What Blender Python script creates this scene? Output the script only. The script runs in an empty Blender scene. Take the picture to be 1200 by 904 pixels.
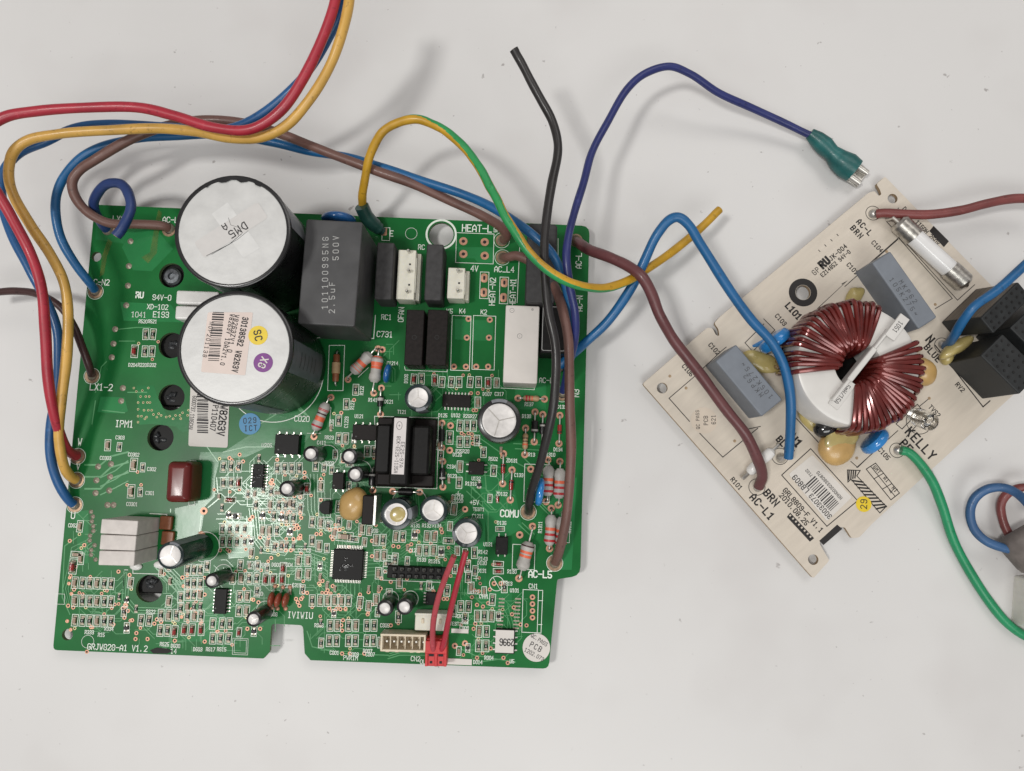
import bpy, math, random
from mathutils import Vector, Matrix
from mathutils.geometry import tessellate_polygon

random.seed(7)
S = 0.001                      # everything below is written in millimetres
R = math.radians
scn = bpy.context.scene
COL = scn.collection

# ------------------------------------------------------------------ camera
H, PITCH, LENS = 265.0, R(6.0), 26.0
cam = bpy.data.cameras.new('camera')
cam.lens, cam.sensor_width, cam.sensor_fit = LENS, 36.0, 'HORIZONTAL'
cam.clip_start, cam.clip_end = 0.005, 20
cam_o = bpy.data.objects.new('camera', cam)
cam_o.location = (0, 0, H * S)
cam_o.rotation_euler = (PITCH, 0, 0)
COL.objects.link(cam_o)
scn.camera = cam_o

# ------------------------------------------------------------------ world + lamps
wd = bpy.data.worlds.new('World')
scn.world = wd
wd.use_nodes = True
wd.node_tree.nodes['Background'].inputs[0].default_value = (1.0, 0.935, 0.92, 1)
wd.node_tree.nodes['Background'].inputs[1].default_value = 0.27

def area(name, loc, aim, sx, sy, power, col):
    l = bpy.data.lights.new(name, 'AREA')
    l.shape, l.size, l.size_y, l.energy, l.color = 'RECTANGLE', sx, sy, power, col
    o = bpy.data.objects.new(name, l)
    o.location = loc
    o.rotation_euler = (Vector(aim) - Vector(loc)).to_track_quat('-Z', 'Y').to_euler()
    COL.objects.link(o)

area('ceiling_lamp', (-0.64, -0.12, 1.5), (0, 0, 0), 0.16, 0.22, 9.2, (1.0, 0.985, 0.95))
area('ceiling_lamp', (0.75, 1.15, 1.9), (0, 0, 0), 1.3, 0.8, 8, (1.0, 0.97, 0.93))
area('ceiling_lamp', (0.15, -1.1, 1.7), (0, 0, 0), 1.3, 0.7, 12, (0.98, 1.0, 0.98))

scn.view_settings.view_transform = 'Standard'
scn.view_settings.look = 'None'
scn.view_settings.exposure = 0.20
scn.view_settings.gamma = 1.0

# ------------------------------------------------------------------ materials
MATS = {}
def mat(name, col, rough=0.5, metal=0.0, var=0.12, scale=400, bump=0.0, bscale=900, coat=0.0, rvar=0.15,
        alpha=1.0, trans=0.0, spec=0.5, stretch=None, sub=0.0, bdist=0.0001):
    m = bpy.data.materials.new(name)
    m.use_nodes = True
    nt = m.node_tree
    b = nt.nodes['Principled BSDF']
    tc = nt.nodes.new('ShaderNodeTexCoord')
    mp = nt.nodes.new('ShaderNodeMapping')
    if stretch: mp.inputs['Scale'].default_value = stretch
    nt.links.new(tc.outputs['Object'], mp.inputs['Vector'])
    no = nt.nodes.new('ShaderNodeTexNoise')
    no.inputs['Scale'].default_value = scale
    no.inputs['Detail'].default_value = 5
    nt.links.new(mp.outputs[0], no.inputs['Vector'])
    rp = nt.nodes.new('ShaderNodeValToRGB')
    rp.color_ramp.elements[0].position, rp.color_ramp.elements[1].position = 0.3, 0.7
    c = Vector(col)
    rp.color_ramp.elements[0].color = (*(c * (1 - var)), 1)
    rp.color_ramp.elements[1].color = (*[min(1, x) for x in c * (1 + var)], 1)
    nt.links.new(no.outputs['Fac'], rp.inputs['Fac'])
    nt.links.new(rp.outputs[0], b.inputs['Base Color'])
    mr = nt.nodes.new('ShaderNodeMapRange')
    mr.inputs['To Min'].default_value = max(0.03, rough * (1 - rvar))
    mr.inputs['To Max'].default_value = min(1, rough * (1 + rvar))
    nt.links.new(no.outputs['Fac'], mr.inputs['Value'])
    nt.links.new(mr.outputs[0], b.inputs['Roughness'])
    b.inputs['Metallic'].default_value = metal
    b.inputs['Coat Weight'].default_value = coat
    b.inputs['Coat Roughness'].default_value = 0.12
    b.inputs['Specular IOR Level'].default_value = spec
    b.inputs['Alpha'].default_value = alpha
    b.inputs['Transmission Weight'].default_value = trans
    if sub:
        b.inputs['Subsurface Weight'].default_value = sub
        b.inputs['Subsurface Radius'].default_value = (0.001, 0.0008, 0.0004)
    if bump:
        n2 = nt.nodes.new('ShaderNodeTexNoise')
        n2.inputs['Scale'].default_value = bscale
        n2.inputs['Detail'].default_value = 4
        nt.links.new(mp.outputs[0], n2.inputs['Vector'])
        bu = nt.nodes.new('ShaderNodeBump')
        bu.inputs['Strength'].default_value = bump
        bu.inputs['Distance'].default_value = bdist
        nt.links.new(n2.outputs['Fac'], bu.inputs['Height'])
        nt.links.new(bu.outputs[0], b.inputs['Normal'])
        if coat: nt.links.new(bu.outputs[0], b.inputs['Coat Normal'])
    MATS[name] = m
    return m

mat('mask_green', (0.0095, 0.128, 0.030), 0.30, var=0.22, scale=45, bump=0.10, bscale=110, coat=0.0, spec=0.17, bdist=0.0002)
mat('mask_pour', (0.022, 0.180, 0.056), 0.20, var=0.15, scale=60, bump=0.14, bscale=150, coat=0.0, spec=.24, bdist=0.0002)
mat('mask_trace', (0.085, 0.29, 0.12), 0.22, var=0.15, scale=200, spec=.4)
mat('fr4_edge', (0.10, 0.16, 0.07), 0.6, var=0.2)
mat('silk', (0.72, 0.78, 0.70), 0.55, var=0.10)
mat('copper', (0.50, 0.265, 0.175), 0.42, 0.4, var=0.2, scale=900)
mat('solder', (0.30, 0.26, 0.205), 0.42, 0.5, var=0.25, scale=1500, bump=0.3, bscale=1500)
mat('via_tin', (0.42, 0.38, 0.20), 0.4, 0.4, var=0.2)
mat('pad_dull', (0.30, 0.20, 0.13), 0.4, 0.5, var=0.3, scale=800)
mat('reflection_grey', (0.035, 0.037, 0.04), 0.3, var=0.5, scale=500, bump=0.6, bscale=600, bdist=0.0003)  # lighter grey standing in for reflections inside the screw holes
mat('hole', (0.008, 0.007, 0.006), 0.7, var=0.3)
mat('tin', (0.60, 0.58, 0.54), 0.34, 0.75, var=0.1)
mat('lead', (0.45, 0.43, 0.40), 0.35, 0.9, var=0.15)
mat('screw_dark', (0.12, 0.13, 0.14), 0.4, 0.7, var=0.4, scale=700, bump=0.3)
mat('steel', (0.50, 0.48, 0.44), 0.32, 0.95, var=0.3, scale=700, bump=0.2)
mat('cap_top', (0.56, 0.56, 0.55), 0.46, 0.15, var=0.08, scale=170, bump=0.3, bscale=260, bdist=0.0003)
mat('cap_pale', (0.62, 0.62, 0.61), 0.5, 0.08, var=0.08, scale=200)
mat('can_top', (0.58, 0.56, 0.545), 0.45, 0.3, var=0.12, scale=500, bump=0.1)
mat('sleeve_black', (0.012, 0.012, 0.013), 0.28, var=0.3, scale=150, coat=0.15)
mat('sleeve_dark', (0.010, 0.022, 0.024), 0.25, var=0.3, coat=0.2)
mat('sleeve_print', (0.20, 0.21, 0.23), 0.45, var=0.15)
mat('sleeve_grey', (0.10, 0.11, 0.125), 0.45, var=0.2)
mat('epoxy_black', (0.009, 0.0085, 0.0085), 0.45, spec=0.14, var=0.3, scale=900, bump=0.12, bscale=3000)
mat('epoxy_brown', (0.013, 0.010, 0.0095), 0.48, spec=0.14, var=0.3, scale=900, bump=0.12, bscale=3000)
mat('film_grey', (0.062, 0.062, 0.064), 0.42, spec=.35, var=0.22, scale=110, bump=0.05, bscale=2500)
mat('box_grey', (0.042, 0.041, 0.042), 0.6, spec=.3, var=0.25, scale=500, bump=0.35, bscale=2500)
mat('mkp_grey', (0.175, 0.195, 0.225), 0.5, var=0.08, scale=200, bump=0.12, bscale=2500)
mat('print_grey', (0.40, 0.40, 0.39), 0.5, var=0.1)
mat('print_dark', (0.06, 0.063, 0.07), 0.6, var=0.1)
mat('print_black', (0.012, 0.010, 0.010), 0.6, var=0.2)
mat('connector_white', (0.66, 0.64, 0.55), 0.4, var=0.06, scale=300, sub=0.1)
mat('connector_cream', (0.66, 0.57, 0.43), 0.4, var=0.06, scale=300, sub=0.1)
mat('relay_white', (0.60, 0.565, 0.53), 0.38, var=0.05, scale=120, bump=0.04)
mat('cement', (0.60, 0.56, 0.53), 0.75, var=0.10, scale=350, bump=0.3, bscale=1800)
mat('porcelain', (0.72, 0.71, 0.69), 0.22, var=0.05)
mat('resistor_body', (0.40, 0.385, 0.36), 0.5, var=0.12)
mat('resistor_tan', (0.42, 0.28, 0.15), 0.5, var=0.12)
mat('band_red', (0.42, 0.025, 0.03), 0.45, var=0.15)
mat('band_orange', (0.68, 0.13, 0.06), 0.45, var=0.15)
mat('band_dark', (0.05, 0.02, 0.02), 0.45, var=0.15)
mat('diode_black', (0.012, 0.012, 0.012), 0.3)
mat('diode_red', (0.28, 0.025, 0.022), 0.14, var=0.2, coat=0.6)
mat('film_red', (0.115, 0.010, 0.008), 0.3, var=0.12, coat=0.12)
mat('tantalum', (0.26, 0.058, 0.03), 0.28, var=0.15, coat=0.3)
mat('disc_blue', (0.015, 0.11, 0.32), 0.2, var=0.12, coat=0.6)
mat('disc_bright', (0.02, 0.20, 0.52), 0.18, var=0.10, coat=0.7)
mat('disc_yellow', (0.52, 0.33, 0.12), 0.33, var=0.16, scale=160, coat=0.3, bump=0.1, bscale=500)
mat('resin', (0.44, 0.355, 0.135), 0.28, var=0.2, scale=150, coat=0.5, bump=0.25, bscale=250)
mat('resin_black', (0.008, 0.008, 0.008), 0.12, coat=0.7, bump=0.3, bscale=300)
mat('chip_tan', (0.26, 0.17, 0.11), 0.4, var=0.25)
mat('chip_dark', (0.012, 0.012, 0.013), 0.4, var=0.2, spec=.3)
mat('sticker', (0.63, 0.60, 0.56), 0.55, var=0.05, scale=120)
mat('sticker_pink', (0.66, 0.56, 0.51), 0.55, var=0.06, scale=120)
mat('sticker_beige', (0.60, 0.52, 0.43), 0.4, var=0.03)
mat('sticker_clear', (0.60, 0.585, 0.57), 0.2, var=0.03, coat=0.4)
mat('sticker_blue', (0.065, 0.255, 0.46), 0.5, var=0.06)
mat('sticker_yellow', (0.72, 0.53, 0.03), 0.4, var=0.06)
mat('sticker_purple', (0.16, 0.02, 0.20), 0.4, var=0.08)
mat('ink', (0.02, 0.018, 0.02), 0.6)
mat('brown_fuse', (0.22, 0.075, 0.03), 0.4, var=0.2)
mat('shrink_dark', (0.012, 0.055, 0.045), 0.35, var=0.25, scale=200, coat=0.2)
mat('shrink_teal', (0.008, 0.090, 0.088), 0.42, var=0.5, scale=160, coat=0.05, bump=0.8, bscale=260, bdist=0.0004)
def wire_mat(n, c, rough=0.42, var=0.10):
    m = mat(n, c, rough, var=var, scale=110, bump=0.15, bscale=260, coat=0.08, rvar=0.35, bdist=0.0002)
    nt = m.node_tree; b = nt.nodes['Principled BSDF']; src = b.inputs['Base Color'].links[0].from_socket
    tc = [q for q in nt.nodes if q.bl_idname == 'ShaderNodeTexCoord'][0]
    for scale, lo, hi, k, fac in ((60, .54, .68, .55, .45), (700, .62, .70, .35, .5), (420, .65, .72, 1.5, .35)):
        v = nt.nodes.new('ShaderNodeTexNoise'); v.inputs['Scale'].default_value = scale; v.inputs['Detail'].default_value = 4
        nt.links.new(tc.outputs['Object'], v.inputs['Vector'])
        r = nt.nodes.new('ShaderNodeMapRange'); r.inputs['From Min'].default_value, r.inputs['From Max'].default_value, r.inputs['To Max'].default_value = lo, hi, fac
        nt.links.new(v.outputs['Fac'], r.inputs['Value'])
        mx = nt.nodes.new('ShaderNodeMixRGB'); mx.inputs[2].default_value = (*[min(1, x*k+(.03 if k > 1 else 0)) for x in c], 1)
        nt.links.new(r.outputs[0], mx.inputs[0]); nt.links.new(src, mx.inputs[1]); src = mx.outputs[0]
    nt.links.new(src, b.inputs['Base Color'])
wire_mat('wire_red', (0.37, 0.020, 0.038))
wire_mat('wire_yellow', (0.60, 0.35, 0.075), var=0.12)
wire_mat('wire_gold', (0.50, 0.28, 0.018), var=0.2)
wire_mat('wire_green', (0.02, 0.26, 0.075), var=0.14)
wire_mat('wire_pe', (0.012, 0.255, 0.105))
wire_mat('wire_blue', (0.010, 0.085, 0.24))
wire_mat('wire_azure', (0.008, 0.105, 0.27))
wire_mat('wire_violet', (0.018, 0.026, 0.135))
wire_mat('wire_navy', (0.016, 0.040, 0.145))
wire_mat('wire_brown', (0.145, 0.072, 0.058), 0.5)
wire_mat('wire_plum', (0.120, 0.040, 0.042), 0.4)
wire_mat('wire_rust', (0.19, 0.045, 0.042), 0.5, var=0.22)
wire_mat('wire_umber', (0.050, 0.019, 0.018), 0.4)
wire_mat('wire_black', (0.018, 0.016, 0.016), 0.42, var=0.3)
wire_mat('wire_pink', (0.40, 0.055, 0.07), 0.4)
wire_mat('wire_steelblue', (0.035, 0.105, 0.24), 0.5)
mat('plug_red', (0.52, 0.022, 0.025), 0.35, var=0.1)
mat('ferrite', (0.145, 0.125, 0.115), 0.6, var=0.3, scale=220, bump=0.4, bscale=700)
mat('ferrite_dark', (0.02, 0.019, 0.018), 0.6)
mat('nylon', (0.70, 0.68, 0.63), 0.4, var=0.05, sub=0.15)
mat('paper_board', (0.585, 0.525, 0.445), 0.45, var=0.05, scale=90, bump=0.10, bscale=900, coat=0.1, stretch=(1, 6, 1))
mat('paper_edge', (0.36, 0.26, 0.16), 0.7, var=0.2)
mat('core_white', (0.64, 0.625, 0.60), 0.34, var=0.05, scale=120)
mat('enamel', (0.135, 0.016, 0.013), 0.18, 0.3, var=0.3, scale=160, coat=0.5)
mat('block_black', (0.020, 0.022, 0.023), 0.48, spec=.35, var=0.2, bump=0.1, bscale=2500)
mat('block_dot', (0.006, 0.006, 0.006), 0.4)
mat('block_side', (0.115, 0.095, 0.075), 0.5, var=0.5, scale=200, stretch=(0.4, 1, 9))
mat('label_core', (0.62, 0.58, 0.57), 0.5, var=0.04)
mat('glass', (0.95, 0.95, 0.93), 0.05, trans=1.0, var=0.0, rvar=0)
mat('fuse_glass', (0.74, 0.735, 0.73), 0.10, var=0.06, scale=90, coat=0.7)
mat('flux', (0.26, 0.17, 0.03), 0.25, var=0.5, scale=300, alpha=0.2)

# table: worn white laminate with faint grime, specks and scratches
def table_mat():
    m = mat('table_white', (0.635, 0.628, 0.62), 0.38, var=0.035, scale=9, bump=0.06, bscale=300, rvar=0.25)
    nt = m.node_tree
    b = nt.nodes['Principled BSDF']
    src = b.inputs['Base Color'].links[0].from_socket
    tc = [n for n in nt.nodes if n.bl_idname == 'ShaderNodeTexCoord'][0]
    def speck(scale, lo, hi, colour, fac):
        nonlocal src
        v = nt.nodes.new('ShaderNodeTexNoise'); v.inputs['Scale'].default_value = scale; v.inputs['Detail'].default_value = 3
        nt.links.new(tc.outputs['Object'], v.inputs['Vector'])
        rp = nt.nodes.new('ShaderNodeMapRange')
        rp.inputs['From Min'].default_value, rp.inputs['From Max'].default_value = lo, hi
        rp.inputs['To Max'].default_value = fac
        nt.links.new(v.outputs['Fac'], rp.inputs['Value'])
        mx = nt.nodes.new('ShaderNodeMixRGB'); mx.inputs[2].default_value = (*colour, 1)
        nt.links.new(rp.outputs[0], mx.inputs[0]); nt.links.new(src, mx.inputs[1])
        src = mx.outputs[0]
    speck(210, 0.715, 0.75, (0.25, 0.23, 0.22), 0.7)
    speck(520, 0.725, 0.77, (0.25, 0.22, 0.22), 0.6)
    speck(16, 0.5, 0.75, (0.54, 0.52, 0.51), 0.55)
    nt.links.new(src, b.inputs['Base Color'])
table_mat()

# ------------------------------------------------------------------ geometry helpers
class MB:
    def __init__(s): s.v, s.f, s.m, s.mats = [], [], [], []
    def mi(s, name):
        if name not in s.mats: s.mats.append(name)
        return s.mats.index(name)
    def add(s, vs, fs, m):
        o = len(s.v); k = s.mi(m)
        s.v += [tuple(v) for v in vs]
        s.f += [tuple(i + o for i in f) for f in fs]
        s.m += [k] * len(fs)
        return s
    def box(s, cx, cy, z0, sx, sy, h, m, b=0.0, rz=0.0):
        ca, sa = math.cos(rz), math.sin(rz)
        def tr(p): return (cx + p[0]*ca - p[1]*sa, cy + p[0]*sa + p[1]*ca, z0 + h/2 + p[2])
        hx, hy, hz = sx/2, sy/2, h/2
        if b <= 0:
            vs = [tr((x*hx, y*hy, z*hz)) for x in (-1, 1) for y in (-1, 1) for z in (-1, 1)]
            return s.add(vs, [(0,1,3,2),(4,6,7,5),(0,4,5,1),(2,3,7,6),(0,2,6,4),(1,5,7,3)], m)
        b = min(b, hx*.9, hy*.9, hz*.9)
        vs, idx = [], {}
        for x in (-1, 1):
            for y in (-1, 1):
                for z in (-1, 1):
                    for a in range(3):
                        p = [x*(hx-b), y*(hy-b), z*(hz-b)]
                        p[a] = (x*hx, y*hy, z*hz)[a]
                        idx[(x,y,z,a)] = len(vs); vs.append(tr(p))
        fs = []
        for q in (-1, 1):
            fs.append([idx[(q,y,z,0)] for y, z in ((-1,-1),(1,-1),(1,1),(-1,1))][::q])
            fs.append([idx[(x,q,z,1)] for x, z in ((-1,-1),(-1,1),(1,1),(1,-1))][::q])
            fs.append([idx[(x,y,q,2)] for x, y in ((-1,-1),(1,-1),(1,1),(-1,1))][::q])
        for p in (-1, 1):
            for q in (-1, 1):
                fs.append([idx[(p,q,-1,0)], idx[(p,q,-1,1)], idx[(p,q,1,1)], idx[(p,q,1,0)]][::p*q])
                fs.append([idx[(p,-1,q,0)], idx[(p,1,q,0)], idx[(p,1,q,2)], idx[(p,-1,q,2)]][::p*q])
                fs.append([idx[(-1,p,q,1)], idx[(-1,p,q,2)], idx[(1,p,q,2)], idx[(1,p,q,1)]][::p*q])
                for z in (-1, 1):
                    fs.append([idx[(p,q,z,0)], idx[(p,q,z,1)], idx[(p,q,z,2)]][::p*q*z])
        return s.add(vs, fs, m)
    def rings(s, rings, m, cap0=True, cap1=True, closed=False):
        n = len(rings[0]); vs = [p for r in rings for p in r]; fs = []
        k = len(rings)
        for i in range(k if closed else k-1):
            a, b = i*n, ((i+1) % k)*n
            for j in range(n):
                fs.append((a+j, a+(j+1) % n, b+(j+1) % n, b+j))
        if not closed:
            if cap0: fs.append(tuple(range(n))[::-1])
            if cap1: fs.append(tuple((k-1)*n + j for j in range(n)))
        return s.add(vs, fs, m)
    def lathe(s, prof, m, cx=0, cy=0, n=24, cap0=True, cap1=True):
        rs = [[(cx + r*math.cos(2*math.pi*j/n), cy + r*math.sin(2*math.pi*j/n), z) for j in range(n)] for r, z in prof]
        return s.rings(rs, m, cap0, cap1)
    def rbox(s, cx, cy, z0, sx, sy, h, m, rc=0.6, rt=0.6, seg=3, rz=0.0, rb=0.0):
        ca, sa = math.cos(rz), math.sin(rz)
        def ring(ins, z):
            hx, hy, r = sx/2-ins, sy/2-ins, max(rc-ins, 0.02)
            o = []
            for q, (qx, qy) in enumerate(((1,1),(-1,1),(-1,-1),(1,-1))):
                for k in range(seg+1):
                    a = (q + k/seg)*math.pi/2
                    x, y = qx*(hx-r)+r*math.cos(a), qy*(hy-r)+r*math.sin(a)
                    o.append((cx+x*ca-y*sa, cy+x*sa+y*ca, z))
            return o
        rs = []
        if rb:
            rs += [ring(rb*(1-math.sin(k/seg*math.pi/2)), z0+rb*(1-math.cos(k/seg*math.pi/2))) for k in range(seg)]
        rs.append(ring(0, z0+rb))
        for k in range(seg+1):
            a = k/seg*math.pi/2
            rs.append(ring(rt*(1-math.cos(a)), z0+h-rt+rt*math.sin(a)))
        return s.rings(rs, m)
    def tube(s, pts, rad, m, n=10, cap=True, split=None):
        pts = [Vector(p) for p in pts]
        rad = rad if isinstance(rad, (list, tuple)) else [rad]*len(pts)
        tang = []
        for i in range(len(pts)):
            t = pts[min(i+1, len(pts)-1)] - pts[max(i-1, 0)]
            tang.append(t.normalized() if t.length > 1e-9 else Vector((0, 0, 1)))
        t0 = tang[0]
        nrm = t0.cross(Vector((0, 0, 1)))
        if nrm.length < 1e-3: nrm = t0.cross(Vector((1, 0, 0)))
        nrm.normalize()
        rs = []
        for i, p in enumerate(pts):
            nrm = (nrm - tang[i]*nrm.dot(tang[i])).normalized()
            bn = tang[i].cross(nrm)
            rs.append([p + (nrm*math.cos(2*math.pi*j/n) + bn*math.sin(2*math.pi*j/n))*rad[i] for j in range(n)])
        if not split:
            return s.rings(rs, m, cap, cap)
        m2, fn = split                                  # second colour on a stripe, chosen per face
        o = len(s.v); k1, k2 = s.mi(m), s.mi(m2)
        s.v += [tuple(p) for r in rs for p in r]
        for i in range(len(rs)-1):
            for j in range(n):
                s.f.append((o+i*n+j, o+i*n+(j+1) % n, o+(i+1)*n+(j+1) % n, o+(i+1)*n+j))
                c = (rs[i][j] + rs[i][(j+1) % n])/2 - pts[i]
                s.m.append(k2 if fn(i/(len(rs)-1), c.normalized(), tang[i]) else k1)
        s.f.append(tuple(o+j for j in range(n))[::-1]); s.m.append(k1)
        s.f.append(tuple(o+(len(rs)-1)*n+j for j in range(n))); s.m.append(k1)
        return s
    def ring_flat(s, cx, cy, ro, ri, z, m, n=14):
        vs = [(cx+r*math.cos(2*math.pi*j/n), cy+r*math.sin(2*math.pi*j/n), z) for r in (ro, ri) for j in range(n)]
        return s.add(vs, [(j, (j+1) % n, n+(j+1) % n, n+j) for j in range(n)], m)
    def disc(s, cx, cy, r, z, m, n=14):
        return s.add([(cx+r*math.cos(2*math.pi*j/n), cy+r*math.sin(2*math.pi*j/n), z) for j in range(n)], [tuple(range(n))], m)
    def strip(s, pts, w, z, m, closed=False):
        """flat line with mitred corners"""
        P = [Vector((p[0], p[1])) for p in pts]
        n = len(P); L = []; Rr = []
        for i in range(n):
            a = P[i-1] if (i > 0 or closed) else None
            b = P[(i+1) % n] if (i < n-1 or closed) else None
            d1 = (P[i]-a).normalized() if a is not None else None
            d2 = (b-P[i]).normalized() if b is not None else None
            if d1 is None: d1 = d2
            if d2 is None: d2 = d1
            n1, n2 = Vector((-d1.y, d1.x)), Vector((-d2.y, d2.x))
            nn = n1+n2
            nn = nn.normalized() if nn.length > 1e-6 else n1
            k = w/2/max(0.35, nn.dot(n1))
            e = Vector((0, 0))
            if not closed and i == 0: e = -d2*w/2
            if not closed and i == n-1: e = d1*w/2
            L.append(P[i]+nn*k+e); Rr.append(P[i]-nn*k+e)
        vs = [(p.x, p.y, z) for p in L]+[(p.x, p.y, z) for p in Rr]
        fs = [(i, n+i, n+(i+1) % n, (i+1) % n) for i in range(n if closed else n-1)]
        return s.add(vs, fs, m)
    def poly(s, pts, z, m):
        tri = tessellate_polygon([[Vector((p[0], p[1], 0)) for p in pts]])
        fs = []
        for t in tri:
            a, b, c = [pts[i] for i in t]
            ar = (b[0]-a[0])*(c[1]-a[1])-(b[1]-a[1])*(c[0]-a[0])
            fs.append(tuple(t) if ar > 0 else tuple(t[::-1]))
        return s.add([(p[0], p[1], z) for p in pts], fs, m)
    def sphere(s, c, r, m, nu=12, nv=8):
        r = r if isinstance(r, tuple) else (r, r, r)
        rs = [[(c[0]+r[0]*math.sin(a)*math.cos(2*math.pi*j/nu), c[1]+r[1]*math.sin(a)*math.sin(2*math.pi*j/nu), c[2]-r[2]*math.cos(a))
               for j in range(nu)] for a in [max(0.02, min(math.pi-0.02, math.pi*i/nv)) for i in range(nv+1)]]
        return s.rings(rs, m)
    def xf(s, M, start=0):
        for i in range(start, len(s.v)): s.v[i] = tuple(M @ Vector(s.v[i]))
        return s
    def mesh(s, name, smooth=True, ang=38):
        me = bpy.data.meshes.new(name)
        me.from_pydata([(x*S, y*S, z*S) for x, y, z in s.v], [], s.f)
        for n in s.mats: me.materials.append(MATS[n])
        me.polygons.foreach_set('material_index', s.m)
        if smooth:
            me.polygons.foreach_set('use_smooth', [True]*len(me.polygons))
            me.set_sharp_from_angle(angle=R(ang))
        me.update()
        return me

def spline(pts, k=8):
    """centripetal-ish Catmull-Rom through tuples"""
    P = [Vector(p) for p in pts]
    P = [P[0]*2-P[1]] + P + [P[-1]*2-P[-2]]
    out = []
    for i in range(1, len(P)-2):
        p0, p1, p2, p3 = P[i-1:i+3]
        t0 = 0; t1 = t0+max(1e-4, (p1-p0).length)**.5; t2 = t1+max(1e-4, (p2-p1).length)**.5; t3 = t2+max(1e-4, (p3-p2).length)**.5
        for j in range(k):
            t = t1+(t2-t1)*j/k
            a1 = p0*((t1-t)/(t1-t0))+p1*((t-t0)/(t1-t0)); a2 = p1*((t2-t)/(t2-t1))+p2*((t-t1)/(t2-t1)); a3 = p2*((t3-t)/(t3-t2))+p3*((t-t2)/(t3-t2))
            b1 = a1*((t2-t)/(t2-t0))+a2*((t-t0)/(t2-t0)); b2 = a2*((t3-t)/(t3-t1))+a3*((t-t1)/(t3-t1))
            out.append(b1*((t2-t)/(t2-t1))+b2*((t-t1)/(t2-t1)))
    out.append(P[-2])
    return out

# photo position (1200 x 904) and height in mm -> the point of the place that stands there
F = LENS/36*1200
def P3(x, y, z):
    dx, dy, dz = (x-600)/F, -(y-452)/F, -1.0
    c, s = math.cos(PITCH), math.sin(PITCH)
    dy, dz = c*dy-s*dz, s*dy+c*dz
    t = (H-z)/-dz
    return Vector((dx*t, dy*t, z))

BASIS = {}
def link(me, name, parent=None, M=None, label=None, wn=False, board=False):
    o = bpy.data.objects.new(name, me)
    COL.objects.link(o)
    M = M or Matrix()
    if parent is not None:
        o.parent = parent
        if board and parent.name in BASIS: M = BASIS[parent.name].inverted() @ M
    o.matrix_basis = M
    if label: o['label'] = label
    if wn:
        w = o.modifiers.new('normals', 'WEIGHTED_NORMAL'); w.keep_sharp = True
    return o

def tag(o, label, cat, group=None, kind=None):
    o['label'] = label; o['category'] = cat
    if group: o['group'] = group
    if kind: o['kind'] = kind
    return o

# stroke lettering like the legend print of a circuit board (4 x 6 grid)
G = {
'A':'00 04 26 44 40;02 42','B':'00 06 36 45 44 33 03;33 42 41 30 00','C':'45 36 16 05 01 10 30 41','D':'00 06 26 44 42 20 00',
'E':'40 00 06 46;03 33','F':'00 06 46;03 33','G':'45 36 16 05 01 10 30 41 43 23','H':'00 06;40 46;03 43','I':'10 30;20 26;16 36',
'J':'01 10 20 31 36;26 46','K':'00 06;46 02;14 40','L':'06 00 40','M':'00 06 23 46 40','N':'00 06 40 46','O':'10 01 05 16 36 45 41 30 10',
'P':'00 06 36 45 44 33 03','Q':'10 01 05 16 36 45 41 30 10;22 40','R':'00 06 36 45 44 33 03;23 40','S':'01 10 30 41 42 33 13 04 05 16 36 45',
'T':'20 26;06 46','U':'06 01 10 30 41 46','V':'06 20 46','W':'06 10 23 30 46','X':'00 46;06 40','Y':'06 23 46;23 20','Z':'06 46 00 40',
'0':'10 01 05 16 36 45 41 30 10','1':'05 26 20;10 30','2':'05 16 36 45 44 00 40','3':'05 16 36 45 44 33 42 41 30 10 01;13 33','4':'30 36 02 42',
'5':'46 06 03 33 42 41 30 10 01','6':'45 36 16 05 01 10 30 41 42 33 03','7':'06 46 10','8':'13 33 44 45 36 16 05 04 13 02 01 10 30 41 42 33',
'9':'43 13 04 05 16 36 45 41 30 10 01','-':'03 43','_':'00 40','.':'10 11','+':'03 43;21 25','/':'00 46',',':'01 10','~':'02 14 32 44',
'u':'04 01 10 30 41;44 40','*':'11 35;15 31;03 43','m':'00 04 24 20;24 44 40','v':'03 20 46',"'":'14 16','=':'02 42;04 44',':':'21 22;24 25','(':'36 14 12 30',')':'16 34 32 10',
'1?':'20 26'}
def text(mb, s, cx, cy, h, ang, m, z, w=0.13, sx=0.8, gap=0.42):
    u = h/6.0
    adv = 4*u*sx + gap*h*0.9
    L = adv*len(s) - gap*h*0.9
    ca, sa = math.cos(ang), math.sin(ang)
    for i, ch in enumerate(s):
        if ch == ' ' or ch not in G: continue
        for k, st in enumerate(G[ch].split(';')):
            pts = []
            for g in st.split():
                x = -L/2 + i*adv + int(g[0])*u*sx; y = -h/2 + int(g[1])*u
                pts.append((cx+x*ca-y*sa, cy+x*sa+y*ca))
            cl = pts[0] == pts[-1] and len(pts) > 3
            mb.strip(pts[:-1] if cl else pts, w*h, z+0.012*k, m, closed=cl)

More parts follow.
